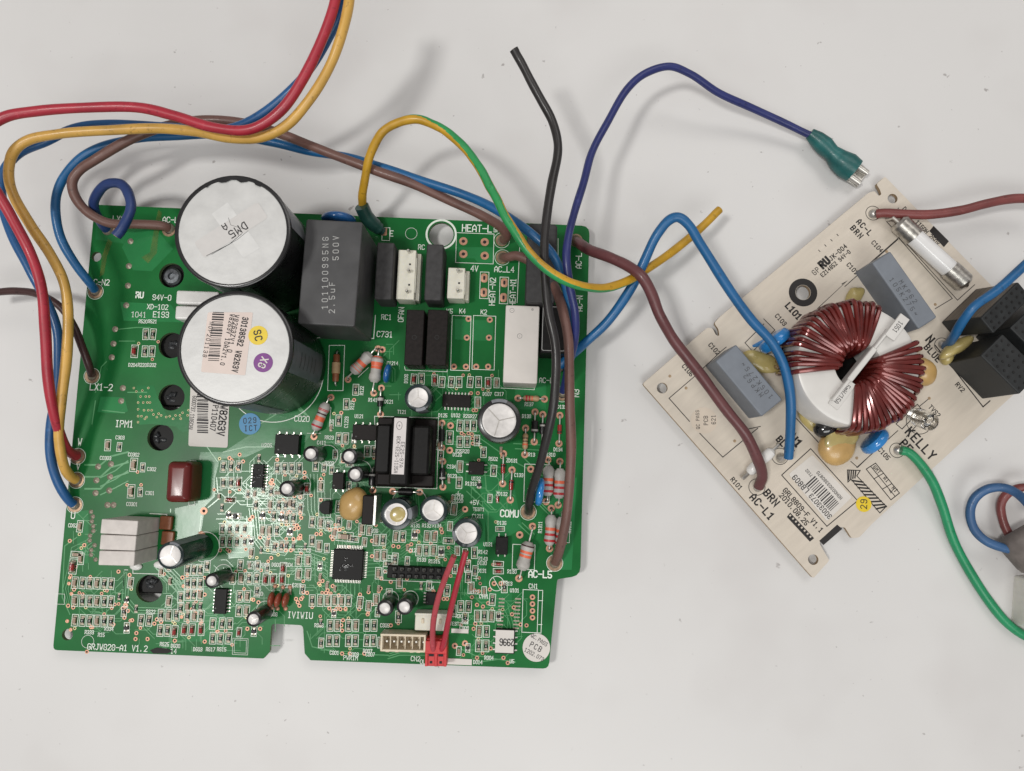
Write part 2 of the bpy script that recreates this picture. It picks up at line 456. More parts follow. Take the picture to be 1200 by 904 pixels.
class Frame:
    def __init__(s, ox, oy, zt, rot):
        s.zt, s.rot = zt, R(rot)
        s.o = P3(ox, oy, zt)
        s.Mi = Matrix.Rotation(-s.rot, 2)
    def l(s, px, py, h=0.0):
        w = P3(px, py, s.zt+h)-s.o
        v = s.Mi @ Vector((w.x, w.y))
        return v.x, v.y
    def bb(s, x0, y0, x1, y1, h=0.0):
        cx, cy = s.l((x0+x1)/2, (y0+y1)/2, h)
        xm, ym = (x0+x1)/2, (y0+y1)/2
        a, b = s.l(x0, ym, h), s.l(x1, ym, h)
        c, d = s.l(xm, y0, h), s.l(xm, y1, h)
        return cx, cy, math.dist(a, b), math.dist(c, d)
    def k(s, h=0.0):                               # mm per photo pixel at this height
        return (H-s.zt-h)/F
    def root(s, name):
        o = bpy.data.objects.new(name, None)
        o.empty_display_size = 0.01
        o.location = s.o*S
        o.rotation_euler = (0, 0, s.rot)
        COL.objects.link(o)
        return o

def put(mb, name, root, x, y, rz=0.0, z=0.0, tilt=None, label=None, wn=False, basis=False):
    M = Matrix.Translation((x*S, y*S, z*S)) @ Matrix.Rotation(rz, 4, 'Z')
    if tilt: M = M @ Matrix.Rotation(R(tilt[0]), 4, 'X') @ Matrix.Rotation(R(tilt[1]), 4, 'Y')
    o = link(mb if isinstance(mb, bpy.types.Mesh) else mb.mesh(name), name, root, M, label, wn)
    BASIS[o.name] = M
    return o

def sub(mb, name, parent, label=None, M=None, wn=False, ang=38):
    """mesh already written in board coordinates, hung under a part"""
    return link(mb.mesh(name, ang=ang), name, parent, M, label, wn, board=True)

def outline_mesh(name, outer, holes, z0, z1, m_top, m_edge):
    cu = bpy.data.curves.new(name, 'CURVE')
    cu.dimensions, cu.fill_mode, cu.extrude = '2D', 'BOTH', (z1-z0)/2
    for pl in [outer]+holes:
        sp = cu.splines.new('POLY'); sp.points.add(len(pl)-1)
        for p, q in zip(sp.points, pl): p.co = (q[0], q[1], 0, 1)
        sp.use_cyclic_u = True
    o = bpy.data.objects.new(name, cu); COL.objects.link(o)
    me = bpy.data.meshes.new_from_object(o.evaluated_get(bpy.context.evaluated_depsgraph_get()))
    bpy.data.objects.remove(o); bpy.data.curves.remove(cu)
    for v in me.vertices: v.co = Vector((v.co.x*S, v.co.y*S, (v.co.z+(z0+z1)/2)*S))
    me.materials.clear()
    me.materials.append(MATS[m_top]); me.materials.append(MATS[m_edge])
    me.update()
    for p in me.polygons:
        p.use_smooth = False
        p.material_index = 0 if abs(p.normal.z) > 0.5 else 1
    return me

def circle(c, r, n=24): return [(c[0]+r*math.cos(2*math.pi*j/n), c[1]+r*math.sin(2*math.pi*j/n)) for j in range(n)]
def rounded(pts, rad):
    out = []; n = len(pts)
    for i in range(n):
        p, a, b = Vector(pts[i]), Vector(pts[i-1]), Vector(pts[(i+1) % n])
        r = rad[i] if isinstance(rad, list) else rad
        d1, d2 = (a-p), (b-p)
        r = min(r, d1.length*.45, d2.length*.45)
        s, e = p+d1.normalized()*r, p+d2.normalized()*r
        for k in range(4):
            t = k/3
            out.append(tuple((s*(1-t)**2 + p*2*t*(1-t) + e*t*t)))
    return out

# ------------------------------------------------------------------ table
tb = MB()
tb.box(0, 0, -30, 2400, 1800, 30, 'table_white', b=2)
t = link(tb.mesh('table'), 'table'); t['kind'] = 'structure'; t['label'] = 'worn white table top under the circuit boards'

# ================================================================== GREEN BOARD
A = Frame(111, 240, 6.6, -2.1)
ga = tag(A.root('circuit_board'), 'large green circuit board crowded with electronic components, two big capacitors on it', 'circuit board')
Al = A.l
outer = [Al(*p) for p in ((111,240),(691,265),(680,675),(653,679),(643,784),(364,774),(357,766),(355,733),(318,731),(316,764),(309,772),(62,762))]
outer = rounded(outer, [1.2, 3, 3, .8, 2, .4, .4, 1.2, 1.2, .4, .4, 1.5])
HOLES = [((113,301),6),((79,744),6.3),((201,323),15),((201,405),15.5),((201,466),15.5),((188,513),15.5),((175,690),15.5),((517,275),15)]
holes = [circle(Al(*c), r*A.k()) for c, r in HOLES]
brd = put(outline_mesh('laminate', outer, holes, -1.6, 0, 'mask_green', 'fr4_edge'), 'laminate', ga, 0, 0)

# underside: power module that shows through the screw holes, rectifier under the upper holes
def under(x0, y0, x1, y1, zt):
    cx, cy, sx, sy = A.bb(x0, y0, x1, y1, zt)
    mb = MB(); mb.box(0, 0, -5.9-zt*0, sx, sy, 5.9+zt, 'epoxy_black', b=.5)
    put(mb, 'power_module', ga, cx, cy, label='black power module under the board seen through its screw holes')
under(120, 480, 240, 694, -2.6)
under(150, 300, 250, 475, -2.4)
def screw(px, py, r=3.2):
    x, y = Al(px, py, -2)
    mb = MB()
    mb.lathe([(r, -2.3), (r, -1.2), (r*.8, -.6), (r*.42, -.5), (r*.36, -1.4)], 'screw_dark', n=20)
    put(mb, 'screw', ga, x, y)
screw(203, 325)
def lump(px, py, s):  # grey lump added to imitate the pale reflections in a hole
    x, y = Al(px, py, -2)
    mb = MB()
    pts = [(1.9*math.cos(s+t*.5), 1.9*math.sin(s+t*.5)*.8, -2.5) for t in range(6)]
    mb.tube(spline(pts, 3), [.3]+[.9+.25*math.sin(q*1.3+s) for q in range(14)]+[.3], 'reflection_grey', n=9)
    mb.sphere((-.9*math.cos(s), -.9*math.sin(s), -2.6), (1.5, .8, .55), 'reflection_grey', 10, 6)
    put(mb, 'reflection_lump', ga, x, y)
for q in ((203,407,.2),(203,467,1),(189,513,2),(178,686,.6)): lump(*q)

# ---- copper under the mask
pour = MB(); tr = MB(); silk = MB(); via = MB()
LV = [0]
def lev(n=20, st=.002):
    LV[0] += 1; return (LV[0] % n)*st
def pr(pts): pour.poly([Al(*p) for p in pts], 0.012 + lev(), 'mask_pour')
def trace(pts, w=0.22): tr.strip([Al(*p) for p in pts], w*1.2, 0.056 + lev(), 'mask_trace')
def bundle(pts, n, dx, dy, w=0.2):
    for i in range(n): trace([(x+dx*i*(1 if k == 0 else 1), y+dy*i) for k, (x, y) in enumerate(pts)], w)
pr([(235,530),(262,530),(300,505),(330,470),(372,500),(356,520),(318,522),(288,536),(258,538),(252,560),(252,582),(240,594),(236,622),(232,640),(205,640),(205,596),(232,590),(232,545)])
pr([(160,452),(180,452),(186,468),(196,488),(222,478),(226,503),(214,507),(206,500),(178,497),(163,498)])
pr([(118,465),(146,466),(150,482),(144,485),(114,483)])
pr([(143,290),(158,262),(180,265),(203,292),(178,318),(156,317)])
pr([(141,354),(200,357),(215,378),(145,376)])
pr([(112,255),(160,258),(160,288),(112,281)])
pr([(537,290),(578,290),(578,308),(560,308),(556,303),(536,303)])
pr([(533,374),(578,376),(578,400),(533,398)])
pr([(610,425),(640,450),(640,480),(600,480)])
pr([(565,690),(600,690),(600,720),(560,712)])
pr([(520,610),(568,600),(570,690),(558,690),(556,640),(530,640)])
pr([(262,610),(296,612),(296,652),(268,655)])
pr([(400,540),(430,545),(438,600),(402,600)])
pr([(205,680),(262,694),(262,752),(212,752)])
pr([(88,600),(104,598),(104,660),(92,662)])
pr([(640,560),(676,560),(670,668),(646,668)])
pr([(560,560),(600,556),(612,620),(574,640)])
# traces, bundle by bundle
for i in range(6):
    trace([(292+i*3.2,596),(294+i*3.2,612),(296+i*3,632-i),(308+i*2.4,648-i*2.6),(334+i*1.5,651-i*2.6),(346+i*1.2,638-i*2)], .2)
for i in range(5):
    trace([(181+i*4.2,664-i*.6),(200+i*3.4,684-i*1.5),(212+i*2.2,700-i*1.4)], .32)
for i in range(3):
    o = i*3.2
    trace([(152-o,672-o*.3),(150-o,700+o*.6),(160-o*.6,712+o),(192+o*.2,713+o),(200+o,706+o*.4)], .24)
for i in range(4):
    trace([(104+i*2,632+i*2),(84+i*4,642+i*3),(80+i*3.5,664+i),(74+i*3,690),(80+i*2,712)], .2)
for i in range(6):
    trace([(360+i*4,556),(361+i*4,598),(366+i*4,615),(378+i*4,628-i*2)], .2)
for i in range(7):
    trace([(345,640+i*3.3),(366-i*2,641+i*3.2),(384,646+i*4.6)], .18)
    trace([(428,648+i*4.4),(440+i,648+i*4.2),(456,636+i*4.4)], .18)
    trace([(391+i*5,684),(391+i*5,690+i),(386+i*6,697)], .18)
    trace([(392+i*4.6,638),(392+i*4.6,632-i*.6),(400+i*6,618)], .18)
for i in range(5):
    trace([(470,640+i*3.4),(478,634+i*3.4),(520+i*2,636+i*3.4),(534,644+i*3.4)], .2)
for i in range(4):
    trace([(480+i*3,570),(486+i*2,612-i*3),(532,612-i*3),(545,600-i*2)], .22)
for i in range(4):
    trace([(588+i*7,709),(594+i*4,720+i),(598+i*4,733),(598+i*4,739)], .2)
for i in range(3):
    trace([(455+i,772-i*3),(468+i,768-i*3),(500,768-i*3)], .3)
for i in range(3):
    trace([(100,545+i*14),(118,545+i*14),(130,535+i*13),(150,530+i*12)], .5)
    trace([(118,560+i*10),(135,552+i*10),(150,540+i*12)], .32)
for i in range(4):
    trace([(328+i*4,455+i*3),(352+i*3,482+i*2)], .4)
for a in (((545,500),(560,512),(600,540),(640,560)),((602,520),(640,522)),((604,526),(636,528)),((612,535),(634,557)),((630,590),(646,606)),((634,590),(650,606)),
          ((608,615),(622,628)),((612,613),(626,626)),((547,576),(572,600),(572,640)),((552,570),(580,598)),((240,520),(255,541)),((568,552),(570,575),(585,588),(592,596)),
          ((112,460),(119,430),(125,424)),((120,481),(146,484)),((108,497),(112,470)),((300,500),(350,470)),((176,384),(160,384),(140,386)),((158,400),(140,400)),
          ((360,740),(366,758),(400,766),(455,768)),((530,756),(556,768),(604,776)),((600,762),(590,772),(560,776)),((150,460),(172,460)),((262,530),(288,524),(320,524)),
          ((244,595),(256,585),(254,560)),((236,605),(233,632)),((90,630),(76,640),(73,700),(82,720)),((200,597),(200,600))):
    trace(a, .3)
random.seed(11)
def snarl(x0, y0, x1, y1, n, w=.18):
    for _ in range(n):
        x, y = random.uniform(x0, x1), random.uniform(y0, y1)
        pts = [(x, y)]
        d = random.choice(((1,0),(0,1),(-1,0),(0,-1)))
        for k in range(random.randint(2, 4)):
            L = random.uniform(5, 16)
            nx, ny = pts[-1][0]+d[0]*L, pts[-1][1]+d[1]*L
            if not (x0-4 < nx < x1+4 and y0-4 < ny < y1+4): break
            pts.append((nx, ny))
            if d[0] and d[1]: d = random.choice(((d[0],0),(0,d[1])))
            else: d = (d[0] or random.choice((-1,1)), d[1] or random.choice((-1,1)))
        if len(pts) > 1: trace(pts, w)
for q in ((88,672,145,740,34),(190,660,330,760,75),(256,536,356,600,60),(256,606,300,650,26),(300,560,356,640,40),(336,640,385,690,26),(362,690,446,765,55),
          (384,500,440,640,50),(440,606,545,700,75),(480,436,590,520,55),(440,400,470,480,14),(535,690,615,770,45),(530,540,600,600,22),(86,598,112,668,18),(160,715,215,760,20)):
    snarl(*q)

# ---- vias
def vias(lst, ro=.70, ri=.34, m='copper'):
    for px, py in lst:
        x, y = Al(px, py)
        via.ring_flat(x, y, ro, ri, 0.104+lev(8), m, 10)
        via.disc(x, y, ri*1.05, 0.1, 'hole', 8)
vias([(82,634),(99,639),(87,691),(80,710),(86,712),(146,724),(155,727),(160,742),(159,749),(173,749),(184,726),(189,729),(181,731),(144,713),(148,710),(150,716),(147,709),(102,764),(133,732),(107,735),(152,674),(139,670),
      (232,640),(258,645),(269,646),(305,630),(315,630),(325,639),(331,639),(335,645),(341,645),(318,654),(345,620),(352,628),(350,631),(344,632),(279,549),(285,541),(281,533),(269,537),(325,539),(317,566),(320,568),(319,563),
      (352,596),(352,602),(353,607),(331,600),(340,600),(296,606),(293,609),(282,700),(305,737),(290,737),(297,703),(303,706),(349,706),(353,702),(347,702),(351,710),(240,752),(205,751),
      (402,541),(376,562),(357,554),(357,560),(352,583),(376,586),(387,621),(393,621),(398,621),(371,626),(376,626),(388,629),(390,632),(348,616),(350,619),(352,631),(461,640),(467,641),(481,646),(436,634),(436,652),(447,678),(458,682),
      (478,640),(482,638),(490,623),(511,625),(517,620),(518,624),(378,681),(374,684),(384,692),(390,687),(382,695),(356,694),(360,695),(397,698),(386,713),(390,716),(394,714),(399,714),(405,714),(402,727),(400,733),(401,739),(422,697),(421,714),(431,720),
      (444,693),(446,690),(432,694),(458,733),(401,766),(410,766),(427,766),(472,676),(468,673),(553,700),(556,692),(574,691),(561,693),(559,709),(566,711),(572,707),(557,731),(555,737),(575,760),(559,771),(590,771),(595,777),(602,712),(600,720),(617,733),(610,732),
      (552,461),(560,461),(555,481),(558,481),(541,508),(549,508),(553,509),(554,514),(554,520),(415,469),(400,484),(488,740),(508,693),(520,702),(524,702),(532,702),(334,526),(214,677),(240,697),(236,720)])
vias([(160,459),(167,458),(174,455),(165,465),(171,465),(175,465),(162,472),(168,472),(173,472),(176,472),(162,480),(169,481),(174,481),(178,481),(162,488),(166,488),(172,489),(180,486),(162,495),(170,491),
      (184,489),(189,487),(195,489),(199,488),(206,487),(211,487),(214,484),(221,481),(220,487),(157,455),(186,485),(203,491),(212,491)], .40, .24, 'via_tin')
link(pour.mesh('copper_pour'), 'copper_pour', ga)['kind'] = 'stuff'
link(tr.mesh('copper_trace'), 'copper_trace', ga)['kind'] = 'stuff'

# ---- bigger pads, each its own piece
def pad_mesh(ro, ri, m='copper', dome=0.0):
    mb = MB()
    if dome:
        mb.lathe([(ro, 0.06), (ro*.9, 0.12), (ro*.55, dome*.6), (ro*.2, dome), (0.02, dome)], m, n=14, cap0=False)
    else:
        mb.ring_flat(0, 0, ro, ri, 0.125, m, 18); mb.disc(0, 0, ri*1.03, 0.121, 'hole', 12)
    return mb.mesh('solder_pad')
PADS = {}
def pad(px, py, r, ri=None, m='copper', dome=0):
    k = (round(r, 1), m, dome)
    if k not in PADS: PADS[k] = pad_mesh(r*A.k(), (ri or r*.42)*A.k(), m, dome)
    x, y = Al(px, py)
    put(PADS[k], 'solder_pad', ga, x, y)
for q in ((543,283),(568,284),(543,298),(568,300)): pad(*q, 5)
for q in ((549,374),(547,396),(574,375),(573,396),(532,430),(546,430),(558,430),(572,430)): pad(*q, 3.6)
for q in ((239,599),): pad(*q, 4.3)
pad(236,627,4.5,m='copper',dome=.25)
for q in ((533,757),(545,754),(518,757)): pad(*q, 3.3)
for q in ((624,700),(624,708),(624,716),(624,724)): pad(*q, 3.1)
for q in ((579,684),(587,684)): pad(*q, 2.8)
pad(545,597,3.6)
for q in ((388,466),(448,410),(443,409),(408,445),(368,512),(438,461),(447,455),(446,486),(518,496),(518,525),(528,499),(527,528),(519,541),(519,571),(437,575),(460,576),(492,577)): pad(*q, 4)
for q in ((627,483),(636,486),(656,487),(626,518),(616,502),(615,533),(655,520),(590,532),(589,567),(600,551),(598,586),(642,539),(656,541),(640,588),(654,592),(646,596),(609,627),(624,617),(644,643),(608,678),(607,467),(638,468),(622,550)): pad(*q, 4.2)
for q in ((84,696),(82,677),(81,684),(79,728),(83,738),(213,723),(221,700),(215,687)): pad(*q, 2.2, m='copper', dome=.15)
# tinned joints
for q in ((153,283),(151,312),(150,335),(148,358),(135,386),(133,403),(131,419),(144,455),(142,470),(115,547),(130,544),(113,563),(129,559),(112,578),(128,575),(126,592),(133,592)): pad(*q, 3.6, m='solder', dome=.55)
random.seed(3)
for k in range(11):
    pad(109+random.uniform(-4, 3), 600+k*5.6, 2.6, m='solder', dome=.5)
# terminals round the wires
for q, r in (((112,342),8.5),((108,441),8.5),((91,535),8.5),((90,563),8.5),((88,592),8.5),((198,270),8),((588,282),7.5),((589,302),8),((675,282),8),((659,462),8),((619,600),8.5),((650,660),9),((128,268),7)):
    pad(q[0], q[1], r, r*.62, m='pad_dull')
# slotted pads of HEAT-N1 / HEAT-N2
for q in ((567.5,326),(567,343),(591,331.5),(590,349)):
    x, y = Al(*q); mb = MB()
    k = A.k()
    mb.rbox(0, 0, .02, 8*k, 11*k, .07, 'copper', rc=3*k, rt=.02)
    mb.rbox(0, 0, .05, 2.6*k, 5*k, .055, 'hole', rc=1*k, rt=.01)
    put(mb, 'slot_pad', ga, x, y)
x, y = Al(450, 272); mb = MB(); mb.rbox(0, 0, .02, 2.2, 2.8, .3, 'copper', rc=.4, rt=.1); put(mb, 'slot_pad', ga, x, y)

# ---- legend print
def sl(pts, w=.22, closed=False): silk.strip([Al(*p) for p in pts], w, 0.13+lev(20, .001), 'silk', closed=closed)
def srect(x0, y0, x1, y1, w=.2):
    k = -0.03
    sl([(x0,y0),(x1,y0+(x1-x0)*.037),(x1+(y1-y0)*k,y1+(x1-x0)*.037),(x0+(y1-y0)*k,y1)], w, True)
def sring(px, py, r, w=.25, n=30):
    x, y = Al(px, py); silk.strip(circle((x, y), r*A.k(), n), w, 0.13+lev(20, .001), 'silk', closed=True)
srect(535,273,579,308); srect(530,370,552,434); srect(555,370,581,433); srect(563,319,573,350); srect(586,325,596,356)
sring(517,275,17.6,.7); sring(482,274,7,.12); sring(103,752,7,.12)
for q in ((112,342),(108,441),(91,535),(90,563),(88,592),(588,282),(589,302),(659,462),(619,600),(650,660)): sring(*q, 9.4, .16)
srect(448,267,457,282)
sl([(386,405),(404,405),(402,458),(384,458)], .2, True)
sl([(439,488),(514,490),(512,573),(441,571)], .22, True)
sl([(609,452),(617,452)]); sl([(587,455),(626,457),(627,440)], .2); sl([(474,430),(475,434),(524,436),(526,375)], .2)
sl([(438,397),(372,396)], .3); sl([(438,397),(440,370)], .3)
srect(613,691,631,741,.2); sl([(636,693),(634,741)], .2); sl([(631,692),(636,692)]); sl([(613,741),(634,742)]); sl([(631,704),(636,704)]); sl([(631,732),(635,732)])
srect(601,638,627,667,.2); srect(615,544,645,588,.2); srect(662,560,668,590,.15); srect(662,606,668,636,.15)
sring(582,684,8.2,.2); sl([(578,677),(586,691)], .16)
srect(470,770,553,776,.0001)
sring(322,438,57.5,.28,60)
srect(223,540,230,592,.2); sl([(176,602),(196,603),(195,607)], .25); sl([(156,662),(156,672),(188,673)], .22)
srect(592,266,600,300,.0001)
sl([(610,268),(617,268)]); sl([(610,268),(606,355)], .22); sl([(654,280),(654,330)], .2)
sl([(537,474),(537,480)]); srect(449,664,524,680,.2); srect(374,584,388,606,.2); srect(470,592,486,612,.0001)
sring(480,592,21,.2); sring(240,641,17,.2); sring(311,715,10,.2); sring(262,672,10,.2); sring(384,534,12,.18); sring(423,552,12,.18); sring(352,568,12,.18); sring(458,702,9,.18); sring(481,702,9,.18)
sl([(146,668),(150,668)]); srect(66,696,76,708,.12); srect(275,750,289,765,.12); srect(273,748,291,767,.12)
sl([(386,500),(388,478),(382,474)], .18); sl([(420,442),(432,431)], .18); sl([(360,508),(376,508)], .15)

LET = []
def pt(s, px, py, hpx, ang=0, w=.14, sx=.8, m='silk', big=False, gap=.24):
    hpx *= .82 if big else .9
    x, y = Al(px, py)
    if not big:
        text(silk, s, x, y, hpx*A.k(), R(ang), m, 0.152+lev(8, .003), w, sx, gap); return
    mb = MB(); text(mb, s, 0, 0, hpx*A.k(), 0, m, 0.18, w, sx, gap)
    put(mb, 'printed_text', ga, x, y, R(ang))
B = dict(big=True)
pt('HEAT-L', 559, 268, 10, **B); pt('BR', 582, 270, 6, **B); pt('4V', 556, 315, 8, **B); pt('AC_L4', 591, 316, 8, **B)
pt('HEAT-N2', 577, 342, 8, 90, **B); pt('HEAT-N1', 601, 343, 8, 90, **B); pt('K4', 542, 365, 6.5, **B); pt('K2', 567, 366, 6.5, **B); pt('K5', 527, 365, 6.5, **B)
pt('RC1', 453, 372, 7, **B); pt('RC', 494, 290, 7, **B); pt('C731', 451, 392, 8, **B); pt('OFAN', 470, 369, 7.5, 90, **B); pt('E', 459, 274, 8, **B)
pt('AC-L', 200, 258, 8, **B); pt('LX1-1', 144, 257, 8, **B); pt('AC-N2', 117, 331, 8, **B); pt('LX1-2', 119, 454, 9, **B); pt('IPM1', 146, 497, 9, **B)
pt('W', 94, 518, 9, **B); pt('V', 92, 547, 8, **B); pt('U', 86, 604, 9, **B); pt('GRJW828-A1 V1.2', 138, 759, 7.5, **B); pt('2-14', 200, 763, 6, **B)
pt('XD-102', 185, 360, 7, **B); pt('94V-0', 190, 349, 7.5, **B); pt('E193', 189, 369, 8, **B); pt('1041', 163, 369, 7.5, w=.10, **B); pt('RU', 164, 346, 8, w=.24, **B)
pt('COMU', 597, 602, 9, w=.19, **B); pt('AC-L5', 633, 673, 9, w=.19, **B); pt('AC-L', 678, 306, 8, 90, **B); pt('AC-N', 679, 356, 8, 90, **B); pt('AC-L', 640, 446, 7, **B); pt('N3', 675, 461, 8, 90, **B)
pt('C020', 354, 491, 7.5, **B); pt('CN1', 625, 687, 6, **B); pt('CN2', 487, 772, 6, **B); pt('OUC-COMP', 506, 776, 5.5, **B); pt('PWRIM', 411, 771, 5.5, **B); pt('IVIWIU', 352, 721, 8, 180-180, **B)
pt('+5V', 556, 589, 6, **B); pt('TEST1', 561, 597, 4.4, **B); pt('TEST2', 534, 731, 4.4, **B); pt('U205', 313, 522, 5, **B)
for s, x, y, a in (('R520',168,377,0),('R521',179,377,0),('D204',156,428,0),('R228',167,428,0),('D202',178,428,0),('C303',141,513,0),('C0303',124,537,0),('C0302',157,533,0),('C302',178,550,0),('C0301',155,591,0),('C301',176,578,0),
    ('R122',424,458,90),('R127',413,475,90),('R126',389,497,90),('C1223',406,495,90),('RR23',386,513,0),('R141',437,469,0),('D121',456,471,0),('C1214',460,426,0),('U121',421,488,0),('C411',377,519,0),('R203',386,543,0),('T121',471,483,0),
    ('D109',476,444,90),('D107',571,462,0),('C317',585,462,0),('R137',620,474,0),('D125',519,487,0),('U102',534,487,0),('R26R27',551,488,0),('R25R28',542,529,0),('D126',536,533,0),('R502',578,538,0),('ZD131',600,540,0),('U132',558,561,0),('R1316',552,567,0),('D123',530,558,0),('C134',529,547,0),
    ('C1210',536,582,0),('C1220',536,587,0),('C1211',560,605,0),('C133',608,557,0),('ZD132',588,579,0),('D130',617,488,0),('R13',623,533,0),('R1310',644,533,0),('D134',654,527,0),('D136',588,613,0),('U131',572,638,0),('R142',566,647,0),('R143',566,655,0),('D130',565,660,0),('D131',565,669,0),('R138',600,670,0),('C613',595,684,0),('U101',603,692,0),('C101',567,699,0),
    ('R122',556,694,0),('R30',538,722,0),('R22',545,728,0),('C809',544,736,0),('R804',573,771,0),('D814',560,776,0),('U5',600,775,0),('R131',487,616,0),('R132',500,616,0),('R134',512,616,0),('C123',485,645,0),('R133',494,656,0),('R1315',509,658,0),('C206',438,622,0),('C136',460,653,0),('C207',455,670,0),('U4',506,689,0),('R1217',384,613,0),('C8',352,645,0),('C9',362,645,0),('C604',339,687,0),('C603',303,696,0),('C606',320,720,0),
    ('D600',310,662,0),('D606',324,662,0),('D604',338,662,0),('R620',295,660,0),('C315',348,686,0),('C618',296,665,0),('R622',177,717,0),('R625',193,755,0),('D608',206,757,0),('D603',232,761,0),('R617',247,761,0),('R615',260,761,0),('R10',313,636,0),('R807',431,763,0),('C807',434,767,0),('C803',415,767,0),('C801',392,765,0),('CD620',87,616,0),('R806',374,733,0),('C805',451,733,0),
    ('R333',105,741,0),('R15',119,744,0),('R334',128,737,0),('R1311',633,618,90),('R1312',667,618,90),('ZD133',657,477,0)):
    pt(s, x, y, 4.4, a, .16, .7)
# printed plus signs and strokes
for q in ((561,520),(558,678),(537,579)): sl([(q[0]-3,q[1]),(q[0]+3,q[1])], .16); sl([(q[0],q[1]-3),(q[0],q[1]+3)], .16)

# ------------------------------------------------------------------ parts of the green board
def lab(mb, s, x, y, hmm, ang, m, z, w=.13, sx=.8, gap=.42): text(mb, s, x, y, hmm, R(ang), m, z, w, sx, gap)

def big_cap(px, py, rp, h):
    x, y = Al(px, py, h); r = rp*A.k(h)
    mb = MB()
    mb.lathe([(r*.98, 0), (r, .6), (r, h-1.6), (r*1.012, h-1.0), (r*1.005, h-.3), (r*.975, h), (r*.945, h-.05), (r*.935, h-.45)], 'sleeve_black', n=56, cap1=False)
    o = put(mb, 'capacitor', ga, x, y)
    tp = MB(); tp.lathe([(r*.94, h-.42), (r*.92, h-.40), (r*.5, h-.36), (.05, h-.34)], 'cap_top', x, y, n=48, cap0=False)
    sub(tp, 'capacitor_top', o)
    return o, x, y, r
# upper one, with the clear label
hc = 40.0
hz = hc-.31
c1, cx, cy, cr = big_cap(272, 271, 69.5, hc)
mb = MB()
ang = R(36)
def rot2(u, v, a=ang): return (cx+u*math.cos(a)-v*math.sin(a), cy+u*math.sin(a)+v*math.cos(a))
cr_ = MB(); cr_.poly([rot2(-1.6,-9), rot2(4.2,-9), rot2(3.6,8.6), rot2(-2.4,8.2)], hz-.004, 'cap_pale'); sub(cr_, 'residue_mark', c1)
mb.poly(rounded([rot2(-11.5,-2.4), rot2(11.3,-2.4), rot2(11.3,3.6), rot2(-11.5,3.6)], 1.0), hz+.02, 'sticker_clear')
lt = MB()
for s, u, v in (('DM5', 1.6, -.6), ('A', -1.2, 2.4)):
    p = rot2(u, v); lab(lt, s, p[0], p[1], 2.3 if s != 'A' else 2.0, 180+36, 'ink', hz+.06, .15, .85)
q = [rot2(*k) for k in ((-10.5,-2.1),(-3,-2.9),(2,-2.2))]
lt.strip(q, .14, hz+.05, 'ink'); lt.strip([rot2(*k) for k in ((-9,-2.6),(0,-3.0),(4,-2.5))], .1, hz+.04, 'ink'); lt.strip([rot2(*k) for k in ((1.2,4.3),(.6,2),(2.8,-.8))], .1, hz+.05, 'ink')
st = sub(mb, 'sticker', c1); sub(lt, 'printed_text', c1)
# torn black sleeve lip at the top
mb = MB()
arc = []
for k in range(12):
    a = R(62+k*5.6); arc.append((cx+cr*.985*math.cos(a), cy+cr*.985*math.sin(a)))
for k in range(11, -1, -1):
    a = R(62+k*5.6); rr = cr*(.945-.04*math.sin(k*1.9)-.03*(k % 3 == 0) - .03*(2 < k < 9)); arc.append((cx+rr*math.cos(a), cy+rr*math.sin(a)))
mb.poly(arc, hc+.02, 'sleeve_black'); sub(mb, 'torn_sleeve', c1)
# lower one, with barcode label and two round stickers
c2, cx2, cy2, cr2 = big_cap(275, 408, 68.5, hc)
mb = MB()
def pxp(x, y): return Al(x, y, hc)
mb.poly(rounded([pxp(*k) for k in ((243,366),(296,366),(287,440),(235,436))], .5), hz+.02, 'sticker_pink')
st2 = sub(mb, 'sticker', c2)
lt = MB()
A9 = -97
def ctext(s, x, y, hp, m='ink', w=.14, a=A9, sx=.8, f=hc, up=-.25, gap=.42): u = Al(x, y, f); lab(lt, s, u[0], u[1], hp*A.k(f), a, m, f+up, w, sx, gap)
ctext('30138582 W8263V', 281, 404, 6.4, w=.2, sx=.6, gap=.34); ctext('W8263ZV1.0', 273, 391, 5, w=.18, sx=.8, gap=.45); ctext('W8263V 10A2V1.0', 266, 398, 4.8, w=.18, sx=.75, gap=.42); ctext('N0P201138', 243.5, 398, 4.6, sx=.8, gap=.6)
random.seed(21)
yy = 366
while yy < 424:
    w_ = random.choice((.6, .9, 1.4, 1.9)); t_ = (yy-366)/60
    a_, b_ = pxp(249.5-t_*6, yy), pxp(261.5-t_*6, yy+.5)
    lt.strip([a_, b_], w_*A.k(hc), hz+.05, 'ink'); yy += w_+random.choice((.9, 1.3))
sub(lt, 'printed_text', st2)
for (px, py, r, m, s, a) in ((302,393,11.5,'sticker_yellow','SC',-75),(308,425,11.5,'sticker_purple','X8',-110)):
    mb = MB(); u = pxp(px, py); mb.disc(u[0], u[1], r*A.k(hc), hz+.03, m, 28); o = sub(mb, 'sticker', c2, label='small round %s sticker on the capacitor top' % m.split('_')[1])
    lt = MB(); lab(lt, s, u[0], u[1], 8*A.k(hc), a, 'ink' if 'yel' in m else 'sticker', hz+.07, .18); sub(lt, 'printed_text', o)
